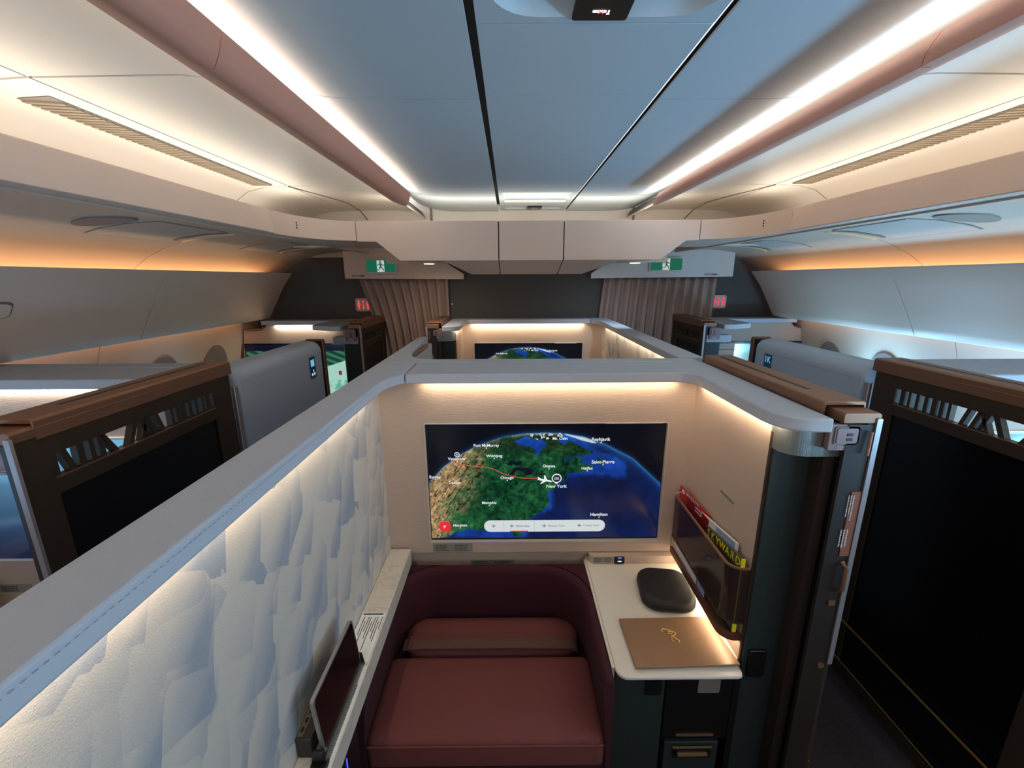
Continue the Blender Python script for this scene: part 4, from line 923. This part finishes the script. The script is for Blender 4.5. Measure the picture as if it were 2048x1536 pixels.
dr = MB().box(0.508, 0.728, 1.132, 1.20, 0.404, 0.689).build('cabinet_door', M_BLACK, t, bevel=0.002)
MB().box(0.556, 0.682, 1.1275, 1.132, 0.420, 0.426).build('door_pull', M_BRONZE, dr)
MB().box(0.729, 0.750, 1.132, 1.20, 0.0, 0.689).build('cabinet_side', M_BLACK, t)
MB().box(0.508, 0.728, 1.20, 1.70, 0.0, 0.689).build('cabinet_body', M_BLACK, t)
dr = MB().box(0.522, 0.706, 1.134, 1.20, 0.10, 0.386).build('drawer', M_GREEN, t, bevel=0.002)
MB().box(0.552, 0.678, 1.128, 1.134, 0.325, 0.372).build('pull_recess', M_BLACK, dr)
MB().box(0.548, 0.682, 1.125, 1.130, 0.3695, 0.374).box(0.566, 0.668, 1.122, 1.130, 0.338, 0.348).build('pull_bar', mat('pull_brass', (176, 146, 104), 0.35, 0.6), dr)
MB().prism(rrect(0.438, 0.492, 0.592, 0.662, 0.006), 'y', 1.131, 1.1355).build('button_panel', M_BLACK, t)
MB().prism(rrect(0.612, 0.684, 0.600, 0.655, 0.006), 'y', 1.1305, 1.132).build('white_card', mat('card_grey', (120, 112, 106), 0.5), dr)
t = thing('wall_remote', 'small black control pad with lit symbols under the monitor corner', 'control pad', (0.493, 1.70, 0.70))
MB().prism(rrect(0.454, 0.500, 0.7035, 0.740, 0.008), 'y', 1.6505, 1.655).build('pad', M_BLACK, t, bevel=0.002)
MB().box(0.470, 0.486, 1.6495, 1.6506, 0.716, 0.720).build('symbol', emat('pad_white', (225, 230, 255), 1.4), t, smooth=0)
MB().box(0.470, 0.486, 1.6495, 1.6506, 0.733, 0.737).build('symbol', emat('pad_blue', (120, 130, 255), 1.4), t, smooth=0)
# headphone case: rounded square zipped shell
def rounded_case(cx, cy, z, w, d, h, rot):
    t = thing('headphone_case', 'black rounded zip headphone case on the white console table', 'case', (cx, cy, z))
    def shell(z0, z1, flip, name):
        mb = MB(); rings = []
        for k in range(9):
            a = PI / 2 * k / 8; ins = 0.020 * (1 - math.cos(a)) ** 1.3; zz = (z0 + (z1 - z0) * math.sin(a))
            rr = rrect(-w / 2 + ins, w / 2 - ins, -d / 2 + ins, d / 2 - ins, 0.062 - ins * 0.5, 7)
            rings.append([mb.v((cx + px_ * math.cos(rot) - py_ * math.sin(rot), cy + px_ * math.sin(rot) + py_ * math.cos(rot), zz)) for px_, py_ in rr])
        for A, B in zip(rings, rings[1:]):
            for k in range(len(A)): mb.bm.faces.new((A[k], A[(k + 1) % len(A)], B[(k + 1) % len(A)], B[k]))
        mb.bm.faces.new(rings[-1]); mb.bm.faces.new(rings[0][::-1])
        return mb.build(name, mat('case_black', (26, 24, 23), 0.6, bump=0.1), t, smooth=60)
    shell(z + h * 0.46, z + h, 0, 'upper_shell'); shell(z + h * 0.42, z + 0.001, 1, 'lower_shell')
    rr = rrect(-w / 2 + 0.002, w / 2 - 0.002, -d / 2 + 0.002, d / 2 - 0.002, 0.06, 7)
    MB().prism([(cx + a * math.cos(rot) - b * math.sin(rot), cy + a * math.sin(rot) + b * math.cos(rot)) for a, b in rr], 'z', z + h * 0.41, z + h * 0.47).build('zip', M_BLACK, t)
rounded_case(0.612, 1.462, 0.703, 0.205, 0.215, 0.050, -0.12)
# folder
t = thing('menu_folder', 'tan leather menu folder with a gold script letter on the console table', 'folder', (0.555, 1.23, 0.703))
def quad(c, z0, z1): return MB().hexa(c, z0, c, z1)
quad([(0.400, 1.125), (0.738, 1.134), (0.720, 1.332), (0.396, 1.326)], 0.703, 0.707).build('back_cover', mat('folder_edge', (140, 112, 82), 0.5), t, bevel=0.001)
quad([(0.404, 1.129), (0.733, 1.138), (0.716, 1.328), (0.400, 1.322)], 0.7072, 0.711).build('inner_pages', mat('pages_grey', (110, 98, 80), 0.7), t)
fc = quad([(0.399, 1.121), (0.740, 1.130), (0.721, 1.333), (0.395, 1.327)], 0.7112, 0.7155).build('front_cover', mat('folder_tan', (150, 114, 84), 0.36, 0.15, bump=0.15), t, bevel=0.0015)
cx, cy = 0.558, 1.25
mb = MB(); cur = [(-.022, .014), (-.028, .020), (-.020, .026), (-.002, .022), (.010, .012), (.004, .004), (-.008, .006), (-.004, .014), (.012, .014), (.020, .006), (.012, -.002), (.000, -.006), (.012, -.016), (.020, -.028), (.016, -.034)]
mb.tube([(cx + a, cy + b, 0.7165) for a, b in cur], 0.0017, 6); mb.tube([(cx + 0.002, cy - 0.002, 0.716), (cx - 0.004, cy - 0.020, 0.716), (cx - 0.001, cy - 0.03, 0.716)], 0.0010, 6)
mb.build('gold_emblem', mat('gold_foil', (250, 206, 110), 0.4, 0.2), fc)
# ------------------------------------------------------------------ magazine rack on the right wall
t = thing('magazine_rack', 'smoked plastic magazine rack with bronze rails on the beige side wall', 'magazine rack', (0.72, 1.36, 0.79))
def rackpath(o):
    r = 0.045 - o
    return [(0.690 + o, 1.632)] + [(0.690 + 0.045 - (0.045 - o) * math.cos(PI / 2 * k / 8), 1.213 - (0.045 - o) * math.sin(PI / 2 * k / 8)) for k in range(9)] + [(0.752, 1.168 + o)]
def wallstrip(za, zb, o, th, name, m, za2=None, zb2=None):
    P_ = rackpath(o); n = len(P_)
    def zz(i, lo):
        return za if lo else zb
    def ring(i, p):
        q = rackpath(o + th)[i]; zt = zb + (0.0 if zb2 is None else (zb2 - zb) * (1.632 - p[1]) / 0.54); zl = za + (0.0 if za2 is None else (za2 - za) * (1.632 - p[1]) / 0.54)
        return [(p[0], p[1], zl), (p[0], p[1], zt), (q[0], q[1], zt), (q[0], q[1], zl)]
    return MB().sweep(P_, ring).build(name, m, t, smooth=60)
wallstrip(0.862, 1.040, 0.0, 0.003, 'smoked_front', M_SMOKE, 0.838, 1.036)
wallstrip(1.040, 1.046, -0.002, 0.008, 'top_rail', M_BRONZE, 1.036, 1.042)
wallstrip(0.856, 0.862, -0.001, 0.006, 'middle_rail', M_DBRONZE, 0.832, 0.838)
wallstrip(0.780, 0.806, -0.003, 0.010, 'base_rail', mat('rack_brown', (96, 58, 44), 0.4, 0.2), 0.772, 0.796)
MB().prism([(0.693, 1.628), (0.693, 1.215), (0.71, 1.178), (0.752, 1.172), (0.752, 1.628)], 'z', 0.776, 0.786).build('base_tray', M_DBRONZE, t)
MB().tube([(0.690, 1.635, 0.80), (0.690, 1.635, 1.035), (0.694, 1.637, 1.05), (0.706, 1.64, 1.055), (0.748, 1.64, 1.055)], 0.0025).build('end_wire', M_SILVER, t)
def mag(name, label, x, y0, y1, z0, z1, lean, m, th, z1b=None, skew=0.0):
    t = thing(name, label, 'magazine' if 'mag' in name else 'leaflet', (x, (y0 + y1) / 2, z0), 'rack reading matter')
    zf, zn = z1, z1 if z1b is None else z1b
    xf = x - skew; mb = MB(); A = [mb.v(p) for p in ((x, y0, z0), (xf, y1, z0), (xf + lean, y1, zf), (x + lean, y0, zn))]; B = [mb.v(p) for p in ((x + th, y0, z0), (xf + th, y1, z0), (xf + th + lean, y1, zf), (x + th + lean, y0, zn))]
    mb.bm.faces.new(A); mb.bm.faces.new(B[::-1])
    for k in range(4): mb.bm.faces.new((A[k], A[(k + 1) % 4], B[(k + 1) % 4], B[k]))
    mb.build('cover', m, t, smooth=0); return t
MR = mat('mag_red', (196, 34, 40), 0.4); MW = mat('mag_white', (226, 222, 220), 0.4); MY = mat('mag_yellow', (232, 214, 40), 0.4); MG = mat('mag_photo', (74, 78, 66), 0.4, var=0.5, bscale=(30, 30, 30)); MD = mat('mag_dark_red', (130, 30, 36), 0.4)
q = mag('red_leaflet', 'bright red leaflet with a round white badge, leftmost in the magazine rack', 0.744, 1.44, 1.668, 0.80, 1.074, 0.0, MR, 0.003, 1.064, 0.022)
FX = lambda y: 0.744 - (y - 1.44) / 0.228 * 0.022 - 0.0006
mb = MB(); mb.poly([(FX(1.640 + 0.012 * math.cos(2 * PI * k / 20)), 1.640 + 0.012 * math.cos(2 * PI * k / 20), 1.058 + 0.010 * math.sin(2 * PI * k / 20)) for k in range(20)]); mb.build('round_badge', MW, q, smooth=0)
mb = MB(); dashes(mb, (FX(1.620), 1.620, 1.058), (0.096, -1, 0), (0, 0, 1), 0.13, 1, 0.012); mb.build('title_print', MW, q, smooth=0)
q = mag('safety_leaflet', 'dark red safety leaflet with white icons, second from the left in the rack', 0.732, 1.42, 1.585, 0.80, 1.066, 0.0, MD, 0.003, 1.058, 0.014)
mb = MB(); dashes(mb, (0.7220, 1.515, 1.056), (0.085, -1, 0), (0, 0, 1), 0.06, 2, 0.008); mb.build('icon_print', MW, q, smooth=0)
q = mag('white_magazine', 'white magazine with pale blue pages edge in the middle of the rack', 0.738, 1.235, 1.510, 0.80, 1.052, 0.0, MW, 0.006, 1.087, 0.008)
mb = MB().poly([(0.7300, 1.495, 1.051), (0.7298, 1.485, 1.052), (0.7298, 1.485, 1.03), (0.7300, 1.495, 1.03)]); mb.build('red_bar', MR, q, smooth=0)
mb = MB().poly([(0.7330, 1.42, 1.060), (0.7368, 1.245, 1.082), (0.7368, 1.245, 1.04), (0.7330, 1.42, 1.03)]); mb.build('cover_photo', mat('mag_blue', (150, 165, 190), 0.4, var=0.3, bscale=(60, 60, 60)), q, smooth=0)
q = mag('airline_magazine', 'thick magazine with yellow spine and yellow SKYWARD title, nearest in the rack', 0.724, 1.176, 1.425, 0.80, 1.036, 0.002, MG, 0.009, 1.071)
for k, ch in enumerate('SKYWARD'):
    yy = 1.395 - k * 0.0335; zz = 1.022 + k * 0.0047
    text('title_letter', ch, (0.7232, yy, zz), 0.040, MY, q, right=(0, -1, 0.14), up=(0, 0.0, 1), offset=0.0006)
MB().box(0.723, 0.7355, 1.172, 1.177, 0.80, 1.071).build('spine', MY, q, smooth=0)
mb = MB(); mb.poly([(0.7232, 1.235 + 0.010 * math.cos(2 * PI * k / 18), 0.815 + 0.010 * math.sin(2 * PI * k / 18)) for k in range(18)]); mb.build('yellow_dot', MY, q, smooth=0)
q = mag('paper_leaflet', 'plain white folded leaflet showing under the left end of the smoked rack front', 0.699, 1.40, 1.62, 0.800, 0.852, 0.0, MW, 0.002)
q = mag('striped_leaflet', 'blue and white striped leaflet showing under the middle of the smoked rack front', 0.699, 1.33, 1.392, 0.800, 0.850, 0.0, mat('mag_stripe', (150, 150, 196), 0.4, var=0.4, bscale=(1, 20, 300)), 0.002)

# ================================================================== SIDE SUITES
def seat_shell(x, y0, y1, label, body, sign_txt):
    """grey wing wall with rounded top; aisle face at x, body towards -x"""
    t = thing('seat_shell', label, 'seat shell', (x - 0.06, (y0 + y1) / 2, 0), 'seat shells')
    n = 8; arc = [(x - 0.055 + 0.055 * math.cos(PI / 2 * k / n), 1.502 + 0.058 * math.sin(PI / 2 * k / n)) for k in range(n + 1)]
    prof = [(x, 0.0), (x, 1.40)] + arc + [(x - 0.10, 1.566), (x - 0.13, 1.560), (x - 0.13, 0.0)]
    MB().prism(prof, 'y', y0, y1).build('shell_body', M_SHELL, t, bevel=0.02, seg=3, smooth=60)
    MB().tube([(x + 0.0005, y0 + 0.02, 1.497), (x + 0.0005, y1 - 0.01, 1.497)], 0.0012, 6).build('seam_line', mat('seam_pale', (176, 180, 186), 0.6), t)
    ys = y1 - 0.15
    s = MB().prism(rrect(ys - 0.040, ys + 0.034, 1.355, 1.488, 0.005), 'x', x - 0.004, x + 0.001).build('seat_sign', M_SILVER, t)
    MB().prism(rrect(ys - 0.036, ys + 0.034, 1.366, 1.486, 0.004), 'x', x + 0.0005, x + 0.003).build('sign_face', mat('sign_glass', (10, 22, 34), 0.15, emit=(14, 40, 60), es=0.5), s, smooth=0)
    rt = (0, 1, 0) if body > 0 else (0, -1, 0)
    if sign_txt: 
        TFx = TF[-1]; px_, py_, pz_ = TFx(x + 0.0035, ys, 1.455)
        text('seat_number', sign_txt, (px_, py_, pz_), 0.055, emat('sign_cyan', (110, 180, 210), 1.0), s, right=(0, 1, 0) if TFx(1, 0, 0)[0] > TFx(0, 0, 0)[0] else (0, -1, 0))
    mb = MB()
    for a, b, c, d in ((-0.024, -0.008, 1.376, 1.392), (0.004, 0.020, 1.376, 1.392), (-0.004, 0.008, 1.398, 1.410)) + (() if sign_txt else ((-0.025, 0.02, 1.43, 1.47),)):
        mb.poly([(x + 0.0035, ys + a, c), (x + 0.0035, ys + b, c), (x + 0.0035, ys + b, d), (x + 0.0035, ys + a, d)])
        mb.build('sign_symbol', emat('sign_white_glow', (190, 220, 235), 0.9) if d < 1.42 else emat('sign_cyan', (110, 180, 210), 1.0), s, smooth=0); mb = MB()
    mb.bm.free()
    MB().box(x - 0.015, x + 0.004, y0 - 0.032, y0 - 0.006, 0.30, 1.49).build('pale_edge_strip', M_SILVER, t, bevel=0.002)
    MB().prism([(y1 + 0.003, 0.3), (y1 + 0.003, 1.552), (y1 + 0.010, 1.560), (y1 + 0.024, 1.556), (y1 + 0.024, 0.3)], 'x', x - 0.12, x - 0.006).build('dark_gap', M_BLACK, t)
    MB().prism([(y1 + 0.025, 0.3), (y1 + 0.025, 1.560), (y1 + 0.042, 1.568), (y1 + 0.062, 1.558), (y1 + 0.066, 0.3)], 'x', x - 0.11, x - 0.002).build('bronze_edge', M_BRONZE, t, bevel=0.002)
    return t
def navy_sky(mint):
    def f(U, V):
        C = np.zeros(U.shape + (3,)); C[:] = (10, 12, 34)
        if mint == 'left':
            low = V < 0.90; d = (U - 0.8) * 1.7 + V * 1.0
            C[low] = (176, 226, 208)
            st = low & (V > 0.60 + (1 - U) * 0.5 - 0.02 + 0.1 * 0) & True
            beams = (np.sin((V * 60 + U * 40)) > 0.2)
            C = np.where((low & (V - 0.55 * (U - 0.8) > 0.63))[..., None], np.where(beams[..., None], (58, 130, 96), (28, 66, 56)), C)
            C = np.where(((U > 0.90) & (U < 0.935) & (V > 0.48) & (V < 0.56))[..., None], (150, 24, 60), C)
            C = np.where((low & (V < 0.40) & (fbm(U * 30, V * 14, 4, 3) > 0.5))[..., None], (108, 190, 168), C)
            C = np.where((V > 0.9)[..., None], (12, 14, 40), C)
        elif mint == 'right':
            t = np.clip((U - 0.30) / 0.35, 0, 1)[..., None]; C = (1 - t) * np.array([150, 222, 240]) + t * np.array([20, 110, 116])
            C = C + 0 * V[..., None]; bright = np.exp(-((U - 0.24) / 0.07) ** 2)[..., None]; C = C + bright * np.array([90, 40, 20])
            C = np.where((V > 0.97)[..., None], (30, 60, 80), C)
        else:
            t = np.clip((V - 0.05) / 0.9, 0, 1)[..., None]; C = (1 - t) * np.array([16, 32, 66]) + t * np.array([120, 190, 226])
            st = np.exp(-((V - 0.30 - (U - 0.2) * 0.25) / 0.04) ** 2)[..., None]; C = C + st * 24
        return np.clip(C, 0, 255)
    return f
def side_suite(sd, far):
    """window side suite; written for the left side, mirrored for the right"""
    where = ('far ' if far else 'near ') + sd
    yw = 3.92 if far else 1.60; xo = -2.37 if sd == 'left' else -2.27
    t = thing('suite_shell', 'grey capped wall of the %s window suite%s' % (where, ' against the dark bulkhead' if far else ', behind its bronze topped door'), 'suite wall', (-1.9, yw, 0), 'suite shells')
    if not far:
        MB().box(xo, -1.335, 1.575, 1.795, 1.531, 1.570).build('wall_cap', M_CAP, t, bevel=0.005)
        MB().box(xo, -1.335, 1.60, 1.79, 0.0, 1.531).build('monitor_wall', M_BEIGE, t, smooth=0)
        MB().box(xo, -1.302, 1.803, 1.895, 1.531, 1.570).build('rear_cap', M_CAP, t, bevel=0.005)
        MB().box(xo, -1.302, 1.806, 1.89, 0.0, 1.531).build('rear_wall', M_SHELL, t, smooth=0)
        MB().prism([(xo, 0.0), (-2.20, 0.0), (-2.20, 0.74), (xo, 0.74)], 'y', 0.3, 1.60).build('window_ledge', M_DESK, t)
        mt = thing('monitor', 'monitor of the %s window suite, glowing blue behind the door edge' % where, 'monitor', (-1.85, 1.59, 0.8), 'suite monitors')
        MB().box(xo + 0.03, -1.40, 1.587, 1.5995, 0.785, 1.335).build('bezel', M_WHITE, mt, bevel=0.003)
        display('display', xo + 0.04, -1.41, 0.800, 1.325, 1.586, navy_sky('blue'), mt, 60, 40)
        lb = MB().box(-2.20, -2.06, 1.5985, 1.60, 0.625, 0.665).build('grey_placard', M_LABEL, t)
        mb = MB(); dashes(mb, (-2.19, 1.598, 0.652), (1, 0, 0), (0, 0, 1), 0.10, 3, 0.006); mb.build('placard_print', M_INK, lb, smooth=0)
        q = thing('ottoman', 'burgundy ottoman of the %s window suite, mostly hidden by the partition' % where, 'ottoman seat', (-1.8, 1.3, 0), 'guest ottomans')
        MB().box(xo + 0.3, -1.36, 1.12, 1.595, 0.02, 0.610).build('padded_rim', M_VELVET, q, bevel=0.03, seg=4)
        latch_plate(t, -1.262, -1.186, 0.955, 1.478, 1.545)
        if False: MB().box(-1.30, -1.205, 0.957, 0.99, 1.00, 1.54).build('door_post', M_BIN, t)
    else:
        MB().prism([(-2.24, 3.900), (-1.60, 3.900), (-1.60, 3.5), (-1.42, 3.40), (-1.335, 3.40), (-1.335, 4.055), (-2.24, 4.055)], 'z', 1.531, 1.570).build('wall_cap', M_CAP if sd == 'left' else M_CAP, t, bevel=0.005)
        MB().prism([(-2.62, 0.0), (-2.415, 1.482), (-2.23, 1.495), (-2.20, 1.531), (-1.335, 1.531), (-1.335, 0.0)], 'y', 3.92, 4.05).build('monitor_wall', M_BEIGE, t, smooth=0)
        MB().tube([(-2.40, 3.915, 1.486), (-2.26, 3.915, 1.490), (-2.235, 3.915, 1.502), (-2.235, 3.915, 1.535)], 0.009).build('copper_rail', M_BRONZE, t)
        MB().box(-1.335, -1.25, 3.44, 3.92, 0.0, 1.53).build('side_core', M_BEIGE, t, smooth=0)
        mt = thing('monitor', 'monitor of the %s window suite showing %s' % (where, 'a pale green airport scene' if sd == 'left' else 'a bright cyan glow'), 'monitor', (-1.97, 3.91, 0.8), 'suite monitors')
        MB().box(-2.425, -1.63, 3.911, 3.9195, 0.790, 1.362).build('bezel', M_SCREEN, mt)
        display('display', -2.415, -1.50, 0.800, 1.352, 3.9095, navy_sky(sd), mt, 160, 100)
        MB().box(-1.322, -1.205, 3.42, 3.44, 0.0, 1.43).build('green_end_panel', M_GREEN if sd == 'left' else M_BLACK, t)
        MB().prism([(-1.40, 3.40), (-1.20, 3.395), (-1.20, 3.5), (-1.40, 3.5)], 'z', 1.43, 1.485).build('brushed_band', M_BRUSH if sd == 'left' else M_CAP, t)
        latch_plate(t, -1.300, -1.215, 3.385, 1.455, 1.548)
        if sd == 'right':
            q = MB().prism(rrect(-1.45, -1.325, 1.15, 1.415, 0.004), 'y', 3.43, 3.45).build('beige_side_board', M_BEIGE, t)
            MB().box(-1.452, -1.323, 3.4285, 3.4305, 1.362, 1.366).build('dark_line', M_INK, q)
    return t
for sd in ('left', 'right'):
    if sd == 'right': TF.append(lambda x, y, z: (0.362 - x, y, z))
    side_suite(sd, False); side_suite(sd, True)
    sliding_door(-1.168, 0.948, 0.80, 'long bronze topped lattice door of the near %s window suite' % sd, end_label=False)
    sliding_door(-1.168, 3.385, 0.66, 'small dark lattice door of the far %s window suite, in front of the curtain' % sd, end_label=False)
    seat_shell(-1.170, 1.80, 2.655, 'grey seat shell wing with a %s, along the %s aisle' % ('glowing 1K seat sign' if sd == 'right' else 'small lit seat sign', sd), 1, '1K' if sd == 'right' else '')
    if sd == 'right': TF.pop()
area('cap_strip_light', (-1.88, 1.592, 1.528), (0.95, 0.010), 1.0, (1, .93, .82), (0, 0.1, -1)).rotation_euler = (0.1, 0, 0)
area('cap_strip_light', (2.24, 1.592, 1.528), (0.95, 0.010), 1.2, (.6, .85, 1), (0, 0.1, -1)).rotation_euler = (0.1, 0, 0)
area('cap_strip_light', (-1.86, 3.911, 1.528), (0.52, 0.010), 1.6, (1, .90, .74), (0, 0.1, -1)).rotation_euler = (0.1, 0, 0)
